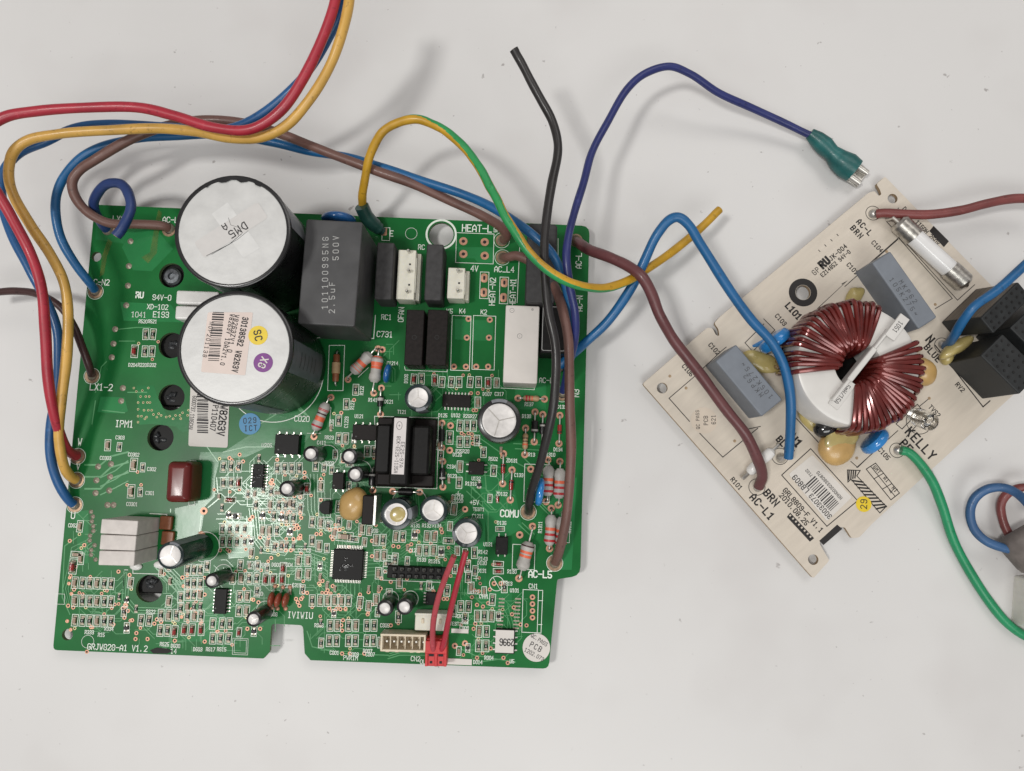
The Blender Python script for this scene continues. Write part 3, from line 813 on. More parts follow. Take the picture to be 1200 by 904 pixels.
# grey printed panels on the sleeves
def sleeve_panel(o, x, y, r, a0, a1, z0, z1, m):
    mb = MB(); n = 12; vs = []
    for z in (z0, z1):
        for k in range(n+1):
            a = R(a0+(a1-a0)*k/n); vs.append((x+(r+.06)*math.cos(a), y+(r+.06)*math.sin(a), z))
    mb.add(vs, [(k, k+1, n+2+k, n+1+k) for k in range(n)], m); sub(mb, 'sleeve_print', o)
sleeve_panel(c1, cx, cy, cr, 8, 30, 22, hc-2, 'sleeve_print')
sleeve_panel(c1, cx, cy, cr, -112, -82, 8, hc-1.4, 'sleeve_grey')
sleeve_panel(c2, cx2, cy2, cr2, -22, 12, 5, hc-1.2, 'sleeve_grey')
sleeve_panel(c2, cx2, cy2, cr2, -96, -70, 6, hc-2, 'sleeve_grey')
for zz in (14, 18, 22, 26, 30):
    sleeve_panel(c2, cx2, cy2, cr2+.05, -14, 3, zz, zz+.35, 'epoxy_black')

# 2.5 uF film capacitor
hf = 28.0
x, y, sx, sy = A.bb(353.5, 258, 420.5, 381, hf)
mb = MB(); mb.rbox(0, 0, 0, sx, sy, hf, 'film_grey', rc=.8, rt=.5)
fc = put(mb, 'film_capacitor', ga, x, y, R(-1.0), wn=True, label='big dark grey box capacitor marked 2.5 uF 500V')
lt = MB()
u = Al(381, 320, hf); lab(lt, '101100995N6', u[0], u[1], 1.75, 93, 'print_grey', hf+.05, .12, .85, .78)
u = Al(389, 349, hf); lab(lt, '2.5uF', u[0], u[1], 1.75, 93, 'print_grey', hf+.05, .12, .85, .78)
u = Al(393.5, 291, hf); lab(lt, '500V', u[0], u[1], 1.75, 93, 'print_grey', hf+.05, .12, .85, .78)
sub(lt, 'printed_text', fc)

def disc_comp(px, py, h, rad, thick, rz, m, name, z0=1.2, bulge=.6, legs=True):
    """coated disc standing on edge"""
    x, y = Al(px, py, h)
    mb = MB()
    prof = [(.05, -thick/2), (rad*.55, -thick/2), (rad*.85, -thick*.42), (rad*.97, -thick*.22), (rad, 0), (rad*.97, thick*.22), (rad*.85, thick*.42), (rad*.55, thick/2), (.05, thick/2)]
    mb.lathe(prof, m, n=26)
    mb.xf(Matrix.Translation((0, 0, z0+rad)) @ Matrix.Rotation(R(90), 4, 'X'))
    if legs:
        for s in (-1, 1): mb.tube([(s*rad*.45, 0, z0+rad*.3), (s*rad*.5, 0, z0*.5), (s*rad*.5, 0, 0)], .3, 'tin', n=6)
    return put(mb, name, ga, x, y, R(rz))
disc_comp(393, 252, 13, 6.0, 3.2, 0, 'disc_blue', 'varistor', z0=2)
disc_comp(453, 437, 6, 3.4, 2.0, 82, 'disc_blue', 'ceramic_capacitor', z0=.6)
disc_comp(633, 577, 9, 4.8, 2.6, 84, 'disc_bright', 'ceramic_capacitor', z0=.8)

def boxpart(name, x0, y0, x1, y1, h, m, rc=.5, rt=.4, rz=0, label=None):
    x, y, sx, sy = A.bb(x0, y0, x1, y1, h)
    mb = MB(); mb.rbox(0, 0, 0, sx, sy, h, m, rc=rc, rt=rt)
    return put(mb, name, ga, x, y, R(rz), wn=True, label=label), x, y, sx, sy
boxpart('box_capacitor', 440, 284, 460.5, 351, 12, 'box_grey', .6, .6)
boxpart('box_capacitor', 498.5, 286, 518.5, 352, 12, 'box_grey', .6, .6)
ct_, *_ = boxpart('current_transformer', 617, 262, 652, 355, 18, 'box_grey', 1.2, .7, label='dark grey box that the brown and black wires cross')
tb_, bx, by, bsx, bsy = boxpart('relay', 634, 357, 664, 414, 13, 'epoxy_black', .6, .5)
mb = MB(); mb.strip(rounded([(bx-bsx*.44, by-bsy*.45), (bx+bsx*.44, by-bsy*.45), (bx+bsx*.44, by+bsy*.45), (bx-bsx*.44, by+bsy*.45)], .6), .18, 13.04, 'print_grey', closed=True); sub(mb, 'printed_outline', tb_)
rl, rx_, ry_, rsx, rsy = boxpart('relay', 591, 358, 631, 449, 15, 'relay_white', .5, .4, label='off-white relay case with small moulded circles')
mb = MB()
for px, py, r in ((600, 364, 2.6), (624, 363, 1.2), (609, 394, 2.8)):
    u = Al(px, py, 15); mb.strip(circle(u, r*.28, 18), .1, 15.03, 'print_dark', closed=True); mb.disc(u[0], u[1], .12, 15.03, 'print_dark', 8)
sub(mb, 'moulded_mark', rl)
for x0, x1 in ((475, 496), (500, 524)):
    k_, kx, ky, ksx, ksy = boxpart('relay', x0, 363, x1, 428, 11, 'epoxy_brown', .35, .35)
    mb = MB(); mb.strip(circle((kx, ky), .7, 18), .12, 11.03, 'block_dot', closed=True); sub(mb, 'moulded_mark', k_)
# white ceramic pieces between the two big capacitors
for (x0, y0, x1, y1) in ((206, 341, 256, 357), (205, 359, 252, 375)):
    o, *_ = boxpart('ceramic_block', x0, y0, x1, y1, 7, 'porcelain', .7, .7)
# three cement resistors lower left
for k, (x0, y0, x1, y1) in enumerate(((118, 609.5, 161, 626.5), (117, 627.5, 159, 645), (115.5, 646, 157.5, 663))):
    boxpart('cement_resistor', x0, y0, x1, y1, 15 + .2*k, 'cement', .35, .35, rz=(-.8, 0, .8)[k])
for (px, py) in ((194, 613), (196, 631)):
    x, y = Al(px, py, 1.5); mb = MB(); mb.box(0, 0, 0, 4.2, 4.6, 1.6, 'brown_fuse', b=.3); put(mb, 'resistor_terminal', ga, x, y, R(-2))
for (px, py) in ((160, 664), (188, 662)):
    x, y = Al(px, py); mb = MB(); mb.sphere((0, 0, .3), (2.2, 1.3, 1.0), 'porcelain'); put(mb, 'glue_blob', ga, x, y)
# dark red film capacitor
x, y = Al(207.5, 565, 11); mb = MB(); mb.rbox(0, 0, .6, 8.2, 13.6, 10.4, 'film_red', rc=1.8, rt=2.4, seg=5, rb=1); put(mb, 'film_capacitor', ga, x, y, R(1), label='glossy dark red dipped film capacitor')

# electrolytic cans
def ecap(px, py, rp, rb, h, sleeve='sleeve_dark', vent=True, tilt=None, stripe=None):
    x, y = Al(px, py, h); k = A.k(h); r, rt = rb*k, rp*k
    mb = MB()
    mb.lathe([(r*.97, 0), (r, .5), (r, h-.9), (r*.97, h-.35), (rt*1.12, h), (rt*1.02, h+.02)], sleeve, n=30, cap1=False)
    o = put(mb, 'electrolytic_capacitor', ga, x, y, tilt=tilt)
    M = BASIS[o.name]
    tp = MB(); tp.lathe([(rt*1.03, h-.0), (rt*.99, h+.05), (rt*.9, h-.04), (.02, h-.06)], 'can_top', n=28, cap0=False)
    link(tp.mesh('can_top'), 'can_top', o)
    bpy.context.view_layer
    if vent:
        vt = MB(); a0 = random.uniform(0, 6)
        for j in range(3):
            a = a0+j*2.094
            vt.strip([(0, 0), (rt*.96*math.cos(a), rt*.96*math.sin(a))], rt*.055, h+.03+.01*j, 'lead')
        link(vt.mesh('vent_score'), 'vent_score', o)
    if stripe:
        s_ = MB(); vs = []; n = 6
        for z in (.8, h-.9):
            for q in range(n+1):
                a = R(stripe-22+44*q/n); vs.append(((r+.05)*math.cos(a), (r+.05)*math.sin(a), z))
        s_.add(vs, [(q, q+1, n+2+q, n+1+q) for q in range(n)], 'sleeve_print')
        # polarity stripe wraps onto the rounded top edge
        vs = []
        for (rr, z) in ((r+.04, h-.9), (r*.97+.04, h-.33), (rt*1.12, h+.03)):
            for q in range(n+1):
                a = R(stripe-22+44*q/n); vs.append((rr*math.cos(a), rr*math.sin(a), z))
        s_.add(vs, [(i*(n+1)+q, i*(n+1)+q+1, (i+1)*(n+1)+q+1, (i+1)*(n+1)+q) for i in range(2) for q in range(n)], 'sleeve_print')
        link(s_.mesh('polarity_stripe'), 'polarity_stripe', o)
    return o
random.seed(5)
ecap(490,466,11.5,16.5,12,'sleeve_dark',stripe=-75)
ecap(585,493,19.5,26,20,'sleeve_black',stripe=92)
ecap(464.5,603,12.5,18.5,16,stripe=5)
_g = MB(); _g.sphere((0, 0, 16.1), (2.6, 2.4, .5), 'resin', 14, 6); _x, _y = Al(466, 603, 16); put(_g, 'glue_smear', ga, _x, _y, R(30))
ecap(508,598,11.8,16.5,12,stripe=-90)
ecap(547,625,11.8,17,12,stripe=195)
ecap(199.5,650,11.8,15.8,23,stripe=75,tilt=(1,0))
ecap(248,681,5.4,8.6,12,'sleeve_black',vent=False)
ecap(297,726,5.8,8.8,12,'sleeve_black',vent=True)
for q in ((364,532,0),(409,535,0),(416,556,0),(336,573,0),(451,713,0),(474,711.5,0)):
    ecap(q[0], q[1], 6.0, 9.4, 12, 'sleeve_black', vent=False)
ecap(418,556,1,1.2,1,'sleeve_black',vent=False) if False else None

# axial parts: body along local x, leads bent to two pads
def axial(pa, pb, h, body, r, L, bands, m, name='resistor', lead=.3, bulge=True, off=0.0):
    a, b = Vector(Al(*pa)), Vector(Al(*pb))
    d = b-a; D = d.length; c = (a+b)/2
    mb = MB(); hb = max(h, r)
    c0 = off*D
    segs = 14
    prof = []
    e = L/2
    if bulge: pf = [(-e, r*.55), (-e+.12*L, r), (-e+.26*L, r), (-e+.34*L, r*.88), (e-.34*L, r*.88), (e-.26*L, r), (e-.12*L, r), (e, r*.55)]
    else: pf = [(-e, r*.85), (-e+.04*L, r), (e-.04*L, r), (e, r*.85)]
    rs = [[(c0+x, rr*math.cos(2*math.pi*j/segs), hb+rr*math.sin(2*math.pi*j/segs)) for j in range(segs)] for x, rr in pf]
    mb.rings(rs, m)
    for u, wd_, bm in bands:
        x0 = c0-e+u*L
        def rad(x):
            t = x-c0
            for (xa, ra), (xb, rb) in zip(pf, pf[1:]):
                if xa <= t <= xb: return ra+(rb-ra)*(t-xa)/(xb-xa)
            return r
        rs = [[(x, (rad(x)+.04)*math.cos(2*math.pi*j/segs), hb+(rad(x)+.04)*math.sin(2*math.pi*j/segs)) for j in range(segs)] for x in (x0-wd_*L/2, x0+wd_*L/2)]
        mb.rings(rs, bm, False, False)
    mb.tube(spline([(-D/2, 0, 0), (-D/2+.15, 0, hb*.6), (-D/2+.7, 0, hb), (c0-e+.2, 0, hb)], 4), lead, 'tin', n=6)
    mb.tube(spline([(D/2, 0, 0), (D/2-.15, 0, hb*.6), (D/2-.7, 0, hb), (c0+e-.2, 0, hb)], 4), lead, 'tin', n=6)
    return put(mb, name, ga, c.x, c.y, math.atan2(d.y, d.x))
RB = [(.42,.11,'band_orange'),(.60,.11,'band_red'),(.80,.10,'band_red')]
axial((408,445),(443,409),2.6,0,2.1,9.2,[(.25,.13,'band_orange'),(.5,.14,'band_orange'),(.36,.03,'resistor_tan')],'resistor_body')
axial((438,462),(446,410),2.6,0,2.1,9.4,[(.92,.1,'band_orange'),(.68,.14,'band_orange'),(.55,.1,'band_orange')],'resistor_body',off=.04)
axial((368,512),(388,466),2.4,0,1.9,10.2,[(.16,.06,'band_red'),(.42,.16,'band_orange'),(.6,.05,'band_dark'),(.74,.07,'band_red')],'resistor_body')
axial((394,452),(396,412),1.4,0,1.15,9.5,[],'brown_fuse',name='fuse',bulge=False); axial((394.5,447),(395.6,417),1.5,0,1.45,4.0,[],'resistor_tan',name='fuse_sleeve',bulge=False)
axial((607,467),(638,468),1.2,0,1.05,5.6,[(.2,.12,'band_red'),(.38,.1,'band_red'),(.55,.08,'band_orange')],'resistor_tan')
axial((615,533),(616,502),1.2,0,1.0,5.4,[(.3,.1,'band_orange'),(.5,.06,'band_dark'),(.7,.06,'band_dark')],'resistor_tan')
axial((626,518),(627,483),1.3,0,1.2,4.2,[(.2,.16,'resistor_body')],'diode_black',name='diode',bulge=False)
axial((635,520),(636,486),1.2,0,1.0,3.8,[(.8,.16,'resistor_body')],'diode_black',name='diode',bulge=False)
axial((655,520),(656,487),1.0,0,.75,3.2,[(.2,.14,'diode_black')],'diode_red',name='diode',bulge=False)
axial((589,567),(590,532),1.0,0,.75,3.2,[(.8,.16,'diode_black')],'diode_red',name='diode',bulge=False)
axial((598,586),(600,551),1.0,0,.75,3.4,[(.8,.16,'diode_black')],'diode_red',name='diode',bulge=False)
axial((518,525),(518.6,496),1.3,0,1.1,4.2,[],'diode_black',name='diode',bulge=False)
axial((519,571),(518.6,541),1.3,0,1.1,4.2,[(.2,.14,'resistor_body')],'diode_black',name='diode',bulge=False)
axial((460,576),(492,577),1.4,0,1.25,4.8,[],'diode_black',name='diode',bulge=False)
axial((437,575),(438,548),1.8,0,1.3,4.6,[(.8,.14,'resistor_body')],'diode_black',name='diode',bulge=False)
axial((446,486),(447,456),1.2,0,1.1,3.6,[(.7,.3,'resistor_body')],'diode_black',name='diode',bulge=False)
for a, b in (((641,588),(643,539)),((654,592),(656,541)),((643,644),(646,597)),((656,646),(658,600))):
    axial(a, b, 3.0, 0, 2.0, 10.2, [(.16,.08,'band_red'),(.36,.08,'band_red'),(.54,.10,'band_orange')], 'resistor_body')
axial((608,678),(624,617),4.2,0,2.3,9.6,[(.86,.05,'band_dark'),(.5,.09,'band_orange'),(.64,.09,'band_orange')],'resistor_body',off=-.04)

# white pin connectors
def pin_conn(x0, y0, x1, y1, h, pins, m='connector_white', slots=()):
    x, y, sx, sy = A.bb(x0, y0, x1, y1, h)
    mb = MB(); mb.box(0, 0, 0, sx, sy, h, m, b=.2); mb.box(sx/2+.7, 0, 0, 1.3, sy*.96, h*.62, m, b=.15); mb.box(sx/2+.05, 0, h*.6, .5, sy*.7, h*.34, m, b=.1)
    o = put(mb, 'pin_connector', ga, x, y)
    for px, py in pins:
        u = Al(px, py, h+1); p = MB(); p.lathe([(.55, h-.2), (.55, h+2.4), (.3, h+2.9)], 'tin', n=10); p.xf(Matrix.Translation((u[0], u[1], 0))); sub(p, 'pin', o)
    s_ = MB()
    for px, py in slots:
        u = Al(px, py, h); s_.box(u[0], u[1], h-.2, .65, .65, .23, 'hole')
    if slots: sub(s_, 'slot', o)
pin_conn(465.5, 293, 486.5, 351, 8, ((479, 295), (479, 318), (477, 342)), slots=((480.5, 310), (479.5, 334)))
pin_conn(524.5, 314, 544.5, 350, 8, ((537, 318), (536.5, 341)), slots=((538, 332),))

# transformer
x, y = Al(475, 529); TX, TY = x, y
def tbox(mb, x0, y0, x1, y1, z0, h, m, b=.4):
    X, Y, sx, sy = A.bb(x0, y0, x1, y1, z0+h); mb.box(X-TX, Y-TY, z0, sx, sy, h, m, b=b)
mb = MB(); tbox(mb, 441, 490, 510, 571, 0, 4, 'epoxy_brown')
tbox(mb, 441, 556, 508, 570, 3, 3, 'epoxy_brown')
trf = put(mb, 'transformer', ga, x, y, label='black switching transformer with a white printed strip')
Mt = BASIS[trf.name]
for nm, q in (('coil_former', (439.5,497,457.5,555,3,10.5)), ('coil_former', (480.5,499,503,557,3,10.8)), ('ferrite_core', (457,488,479,569,3,14.5))):
    mb = MB(); tbox(mb, *q[:4], q[4], q[5], 'epoxy_black', .7); link(mb.mesh(nm), nm, trf)
mb = MB(); tbox(mb, 460.5, 490, 475, 556, 17.45, .14, 'label_core', .02); ls = link(mb.mesh('label_strip'), 'label_strip', trf)
lt = MB()
u = Al(465.5, 533, 17.6); lab(lt, 'BCK-EE25-1135A', u[0], u[1], 1.1, -92, 'ink', 17.62, .13, .7, .35); u = Al(471, 533, 17.6); lab(lt, 'EE25-97A', u[0], u[1], 1.1, -92, 'ink', 17.62, .13, .9, .4)
u = Al(468, 499, 17.6); lt.strip([(u[0]+.9*math.cos(a/3), u[1]+1.3*math.sin(a/3)) for a in range(19)], .13, 17.62, 'ink', closed=True); lab(lt, '+', u[0], u[1], .9, 0, 'ink', 17.63)
sub(lt, 'printed_text', trf, M=None)
mb = MB()

# yellow disc, power transistor, small transistor
o = None
x, y = Al(414, 592, 8); mb = MB(); mb.sphere((0, 0, 4.4), (4.7, 6.0, 4.0), 'disc_yellow', 22, 14)
for i, v in enumerate(mb.v):
    a = math.atan2(v[1], v[0]); k = 1+.06*math.sin(2.2*a+.6)+.03*math.sin(5*a); mb.v[i] = (v[0]*k, v[1]*k, v[2])
mb.tube([(-1.5, 4.5, 2), (-2, 6.5, .6), (-2, 6.8, 0)], .35, 'tin', n=6); put(mb, 'disc_capacitor', ga, x, y, R(-12), tilt=(0, -8), label='mustard yellow dipped disc capacitor')
x, y = Al(431, 598, 10); mb = MB(); mb.box(0, 0, 1.5, 3.8, 9.6, 8.6, 'epoxy_brown', b=.3); mb.box(2.4, 0, 1.0, .9, 9.8, 9.6, 'tin', b=.1)
for k in (-1, 0, 1): mb.box(0, k*2.5, 0, .6, .8, 2, 'tin')
put(mb, 'power_transistor', ga, x, y)
x, y = Al(382, 595, 5); mb = MB()
rs = []
for z, s in ((1.2, 1), (5.2, 1), (5.4, .94)):
    rs.append([(-2.3*s*math.sin(R(a)) if True else 0, 2.3*s*math.cos(R(a)), z) for a in range(0, 181, 15)] + [(1.3*s, -2.2*s, z), (1.3*s, 2.2*s, z)])
mb.rings(rs, 'epoxy_black'); 
for k in (-1.2, 0, 1.2): mb.tube([(0, k, 1.3), (0, k, 0)], .25, 'tin', n=6)
put(mb, 'transistor', ga, x, y)

# integrated circuits
def ic(px, py, lx, ly, h, pins, side, pitch, span, m='epoxy_black', name='integrated_circuit', rz=0, gull=True, lift=.15):
    """lx, ly in photo pixels; pins along 'x' edges (top and bottom) or 'y' edges (left and right)"""
    x, y = Al(px, py, h); k = A.k(h)
    mb = MB(); mb.box(0, 0, lift, lx*k, ly*k, h-lift, m, b=.15)
    mb.disc(-lx*k*.34, -ly*k*.28, .28, h+.012, 'block_dot', 10)
    o = put(mb, name, ga, x, y, R(rz))
    p = MB()
    p.box(0, 0, .02, .42, .9, .15, 'tin'); p.box(0, -.42, .1, .42, .14, h*.5, 'tin'); p.box(0, -.7, h*.5-.02, .42, .6, .14, 'tin')
    me = p.mesh('pin')
    hw = (ly if side == 'x' else lx)*k/2 + span
    for s in (1, -1):
        for i in range(pins):
            t = (i-(pins-1)/2)*pitch
            if side == 'x': M = Matrix.Translation((t*S, s*hw*S, 0)) @ Matrix.Rotation(0 if s > 0 else math.pi, 4, 'Z')
            else: M = Matrix.Translation((s*hw*S, t*S, 0)) @ Matrix.Rotation(-s*math.pi/2, 4, 'Z')
            q = bpy.data.objects.new('pin', me); COL.objects.link(q); q.parent = o; q.matrix_basis = M
    return o
ic(336, 521, 28, 23, 3.4, 4, 'x', 2.5, .55)
ic(427, 507, 28, 18, 3.4, 4, 'x', 2.5, .55, 'epoxy_brown')
ic(396, 564, 13, 19, 3.4, 2, 'x', 2.5, .5, 'epoxy_brown', name='optocoupler')
ic(558, 549, 18, 15, 3.2, 2, 'y', 2.4, .55, 'epoxy_brown', name='optocoupler')
ic(588, 640, 14, 20, 3.2, 2, 'x', 2.3, .5, name='optocoupler')
ic(302, 558, 13, 27, 1.8, 8, 'y', 1.0, .45)
ic(258, 705, 14, 28, 1.8, 7, 'y', 1.15, .45)
ic(535, 470, 33, 15, 1.8, 8, 'x', 1.15, .45, 'epoxy_brown')
ic(505, 702, 12, 14, 1.7, 4, 'y', 1.05, .42)
ws = ic(592, 752, 22, 27, 1.9, 4, 'y', 2.1, .4)
x, y = Al(592, 752, 2.0); mb = MB(); mb.box(0, 0, 1.92, 21*A.k(2), 25*A.k(2), .12, 'sticker', b=.02); st = put(mb, 'sticker', ga, x-.2, y, label='small white sticker with the number 2996')
lt = MB(); u = Al(594, 753, 2.1); lab(lt, '2996', u[0], u[1], 2.1, 180, 'ink', 2.1, .16, .62, .22); sub(lt, 'printed_text', st)
# microcontroller with leads on four sides
x, y = Al(407.5, 662, 1.8); mb = MB(); mb.box(0, 0, .15, 10.2, 10.2, 1.65, 'epoxy_black', b=.2); mcu = put(mb, 'microcontroller', ga, x, y, R(-.3), label='square black chip with fine leads on four sides')
p = MB(); p.box(0, 0, .06, .22, 1.1, .12, 'lead'); p.box(0, -.55, .1, .22, .2, .7, 'lead'); me = p.mesh('pin')
for s in range(4):
    for i in range(16):
        q = bpy.data.objects.new('pin', me); COL.objects.link(q); q.parent = mcu
        q.matrix_basis = Matrix.Rotation(s*math.pi/2, 4, 'Z') @ Matrix.Translation(((i-7.5)*.56*S, 5.75*S, 0))
# smears of clear lacquer on the controller and round the shiny chip
random.seed(9)
def smear(px, py, n, spread, z, m='resin_black'):
    x, y = Al(px, py); mb = MB()
    for k in range(n):
        a, d = random.uniform(0, 6.28), random.uniform(0, spread)
        mb.sphere((d*math.cos(a), d*math.sin(a)*.8, z), (random.uniform(.3, .9), random.uniform(.2, .6), .16), m, 8, 5)
    put(mb, 'lacquer_drop', ga, x, y)
smear(407, 663, 18, 3.4, 1.82)
smear(303, 557, 12, 2.6, 1.82)
# double-row black header
x, y = Al(488, 672, 3); k = A.k(3); 
mb = MB(); mb.box(0, 0, 0, 68*k, 14*k, 2.2, 'epoxy_black', b=.2); hd = put(mb, 'pin_header', ga, x, y)
p = MB(); p.box(0, 0, 0, 1.7, 1.5, 3.0, 'diode_black', b=.25); p.tube([(0, 0, 2.9), (0, -.2, 3.4), (.1, -.5, 3.6)], .33, 'lead', n=6); me = p.mesh('pin')
for i in range(7):
    for s in (-1, 1):
        q = bpy.data.objects.new('pin', me); COL.objects.link(q); q.parent = hd; q.matrix_basis = Matrix.Translation(((i-3)*2.5*S, s*1.15*S, 0))

# bottom connectors
x, y, sx, sy = A.bb(446, 744, 499, 763, 6)
mb = MB(); mb.box(0, sy/2, 0, sx, .7, 7, 'connector_cream', b=.1); mb.box(0, -sy/2, 0, sx, .7, 6, 'connector_cream', b=.1); mb.box(-sx/2+.35, 0, 0, .7, sy, 6.4, 'connector_cream', b=.1); mb.box(sx/2-.35, 0, 0, .7, sy, 6.4, 'connector_cream', b=.1); mb.box(0, 0, 0, sx-.2, sy-.2, 2, 'connector_cream')
for q in (-.72, -.3, .36, .66): mb.box(q*sx/2, -sy/2-.5, 0, 1.3, .8, 4.5, 'connector_cream', b=.1)
cn = put(mb, 'wire_connector', ga, x, y, R(.6), label='empty cream connector with six bays along the lower edge')
p = MB(); p.box(-.9, 0, 1.9, .25, sy-.8, 3.4, 'connector_cream'); p.box(.2, 0, 1.9, .7, .7, 2.6, 'tin', b=.1); me = p.mesh('contact')
for i in range(6):
    q = bpy.data.objects.new('contact', me); COL.objects.link(q); q.parent = cn; q.matrix_basis = Matrix.Translation(((i-2.4)*2.45*S, 0, 0))
x, y, sx, sy = A.bb(486, 719, 525, 741, 6)
mb = MB(); mb.box(0, 0, 0, sx, sy*.9, 5.5, 'connector_white', b=.25); mb.box(0, sy/2-.3, 0, sx, .7, 6.6, 'connector_white', b=.1)
cn = put(mb, 'wire_connector', ga, x, y, R(.4), label='white three way connector above the red plug')
p = MB(); p.box(0, 0, 5.4, .8, 1.6, .5, 'connector_cream', b=.15); me = p.mesh('contact')
for i in range(3):
    q = bpy.data.objects.new('contact', me); COL.objects.link(q); q.parent = cn; q.matrix_basis = Matrix.Translation(((i-1)*2.9*S, .4*S, 0))
for (x0, y0, x1, y1) in ((529, 737, 549, 742), (519, 772, 553, 779)):
    x, y, sx, sy = A.bb(x0, y0, x1, y1); mb = MB(); mb.box(0, 0, .17, sx, sy, .05, 'sticker'); put(mb, 'printed_bar', ga, x, y)

# stickers lying on the board
mb = MB(); mb.poly(rounded([Al(*k) for k in ((224,440),(270,442),(267,525),(221,523))], .8), .21, 'sticker'); st = put(mb, 'sticker', ga, 0, 0, label='white barcode sticker running under the lower big capacitor')
lt = MB()
def bt(s, px, py, hp, a=-93, w=.14, sx=.8, gap=.42, m='ink', z=.25): u = Al(px, py); lab(lt, s, u[0], u[1], hp*A.k(), a, m, z, w, sx, gap)
bt('W8263V', 261, 493, 8, w=.2, sx=.75, gap=.3); bt('TP110407', 251.5, 488, 6, w=.17, sx=.7, gap=.3); bt('.0', 251, 462, 6); bt('6000737.11A5CHW', 226, 484, 4.6, sx=.55, gap=.24)
yy = 448
while yy < 508:
    w_ = random.choice((.6, .9, 1.4, 2)); lt.strip([Al(232, yy), Al(243.5, yy+.5)], w_*A.k(), .24, 'ink'); yy += w_+random.choice((.8, 1.2))
sub(lt, 'printed_text', st)
for px, py, r, m, lines in ((293, 497, 12.6, 'sticker_blue', (('029', 293, 493, 6, 6), ('ICT', 294, 502, 6, 6))), (628.5, 759, 15.6, 'sticker', (('PCB', 628, 758, 5.6, -26), ('QC.PASS', 632, 750, 4, -30), ('1202.073', 626, 767, 4, -26)))):
    u = Al(px, py); mb = MB(); mb.disc(u[0], u[1], r*A.k(), .21, m, 36); st = put(mb, 'sticker', ga, 0, 0, label=('pale blue round sticker reading 029 ICT' if 'blue' in m else 'cream round QC PASS sticker in the lower right corner'))
    lt = MB()
    for s, a, b, hp, an in lines: bt(s, a, b, hp, an, .14, .75, .3 if len(s) > 3 else .5, 'ink', .25)
    sub(lt, 'printed_text', st)

# ---- chip parts
def chip_mesh(kind):
    mb = MB()
    for s in (-1, 1): mb.box(0, s*1.25, .03, 1.35, .95, .09, 'solder', b=.03)
    if kind == 'R':
        mb.box(0, 0, .1, 1.15, 1.3, .5, 'chip_dark', b=.04)
        mb.box(0, 0, .603, .22, .5, .01, 'silk')
        for s in (-1, 1): mb.box(0, s*.86, .08, 1.2, .44, .56, 'solder', b=.1)
    elif kind == 'C':
        mb.box(0, 0, .1, 1.25, 1.5, .85, 'chip_tan', b=.06)
        for s in (-1, 1): mb.box(0, s*.92, .08, 1.3, .4, .92, 'solder', b=.1)
    elif kind == 'D':
        mb.tube([(0, -1.0, .75), (0, 1.0, .75)], .68, 'diode_red', n=12); mb.tube([(0, .55, .75), (0, .75, .75)], .70, 'diode_black', n=12)
        for s in (-1, 1): mb.tube([(0, s*1.0, .75), (0, s*1.4, .75)], .74, 'solder', n=12)
    elif kind == 'P':
        pass
    elif kind == 'S':
        mb.box(0, 0, .1, 1.9, 1.3, 1.0, 'chip_dark', b=.1)
        for a, b in ((-.7, -1), (.7, -1), (0, 1)): mb.box(a, b*.95, .08, .5, .8, .35, 'tin', b=.05)
    return mb.mesh({'R': 'chip_resistor', 'C': 'chip_capacitor', 'D': 'chip_diode', 'P': 'solder_land', 'S': 'small_transistor'}[kind])
CH = {k: chip_mesh(k) for k in 'RCDPS'}
NCH = 0
CHV = []
def chip(px, py, kind='R', rz=0, box=True, sc=1.0):
    global NCH
    sc *= .9; CHV.append((px, py))
    x, y = Al(px, py)
    rz = rz+random.uniform(-2.5, 2.5)
    o = bpy.data.objects.new(CH[kind].name, CH[kind]); COL.objects.link(o); o.parent = ga
    o.location = (x*S, y*S, 0); o.rotation_euler = (0, 0, R(rz)); o.scale = (sc,)*3
    NCH += 1
    if box:
        a = R(rz); hx, hy = 1.12*sc, 2.15*sc
        silk.strip([(x+u*math.cos(a)-v*math.sin(a), y+u*math.sin(a)+v*math.cos(a)) for u, v in ((-hx,-hy),(hx,-hy),(hx,hy),(-hx,hy))], .19, .13+lev(20, .001), 'silk', closed=True)
def row(xs, y, kinds, rz=0, dy=0, box=True):
    for i, x in enumerate(xs): chip(x, y+dy*i, kinds[i % len(kinds)], rz, box)
random.seed(4)
for yy in (683, 704, 727): row((88, 97, 105.5, 114, 122.5, 130.5), yy, 'CRRCRR', dy=.25)
row((126.5,), 522, 'C'); chip(140,524,'R',sc=.8); chip(157,545,'C',sc=1.2); chip(167.5,548,'R',sc=.8); chip(154,576,'C',sc=1.2); chip(164.5,577,'R',sc=.8)
row((171, 179.5), 392, 'RR'); row((170, 178.5), 412, 'RR'); chip(158, 412, 'D', sc=1.15)
row((262,271,280), 547, 'RRR'); row((262,271,280), 566, 'RRD'); row((325,333.5,342,351), 549, 'RRRR'); row((317,327,335,344), 592, 'CRRR'); row((336,344), 607, 'RR')
row((261,269.5,278,287), 620, 'RRRR'); row((261,269.5,278,287), 635, 'RRRR'); row((308,316,324.5), 622, 'CCR'); chip(330,606,'S'); chip(308,604,'S'); chip(340,623,'S'); chip(321,605,'R'); chip(270,586,'D',90); chip(276,605,'S',90)
row((273,283,292,301), 678, 'CCRR'); row((311.5,320.5,331), 679, 'DDD'); row((281,290), 699, 'RC'); row((280,289), 716, 'RC')
for yy, ks in ((668,'RRR'),(684,'RRR'),(697,'RRC'),(711,'CRR')): row((220,227.5,235), yy, ks, box=yy < 700)
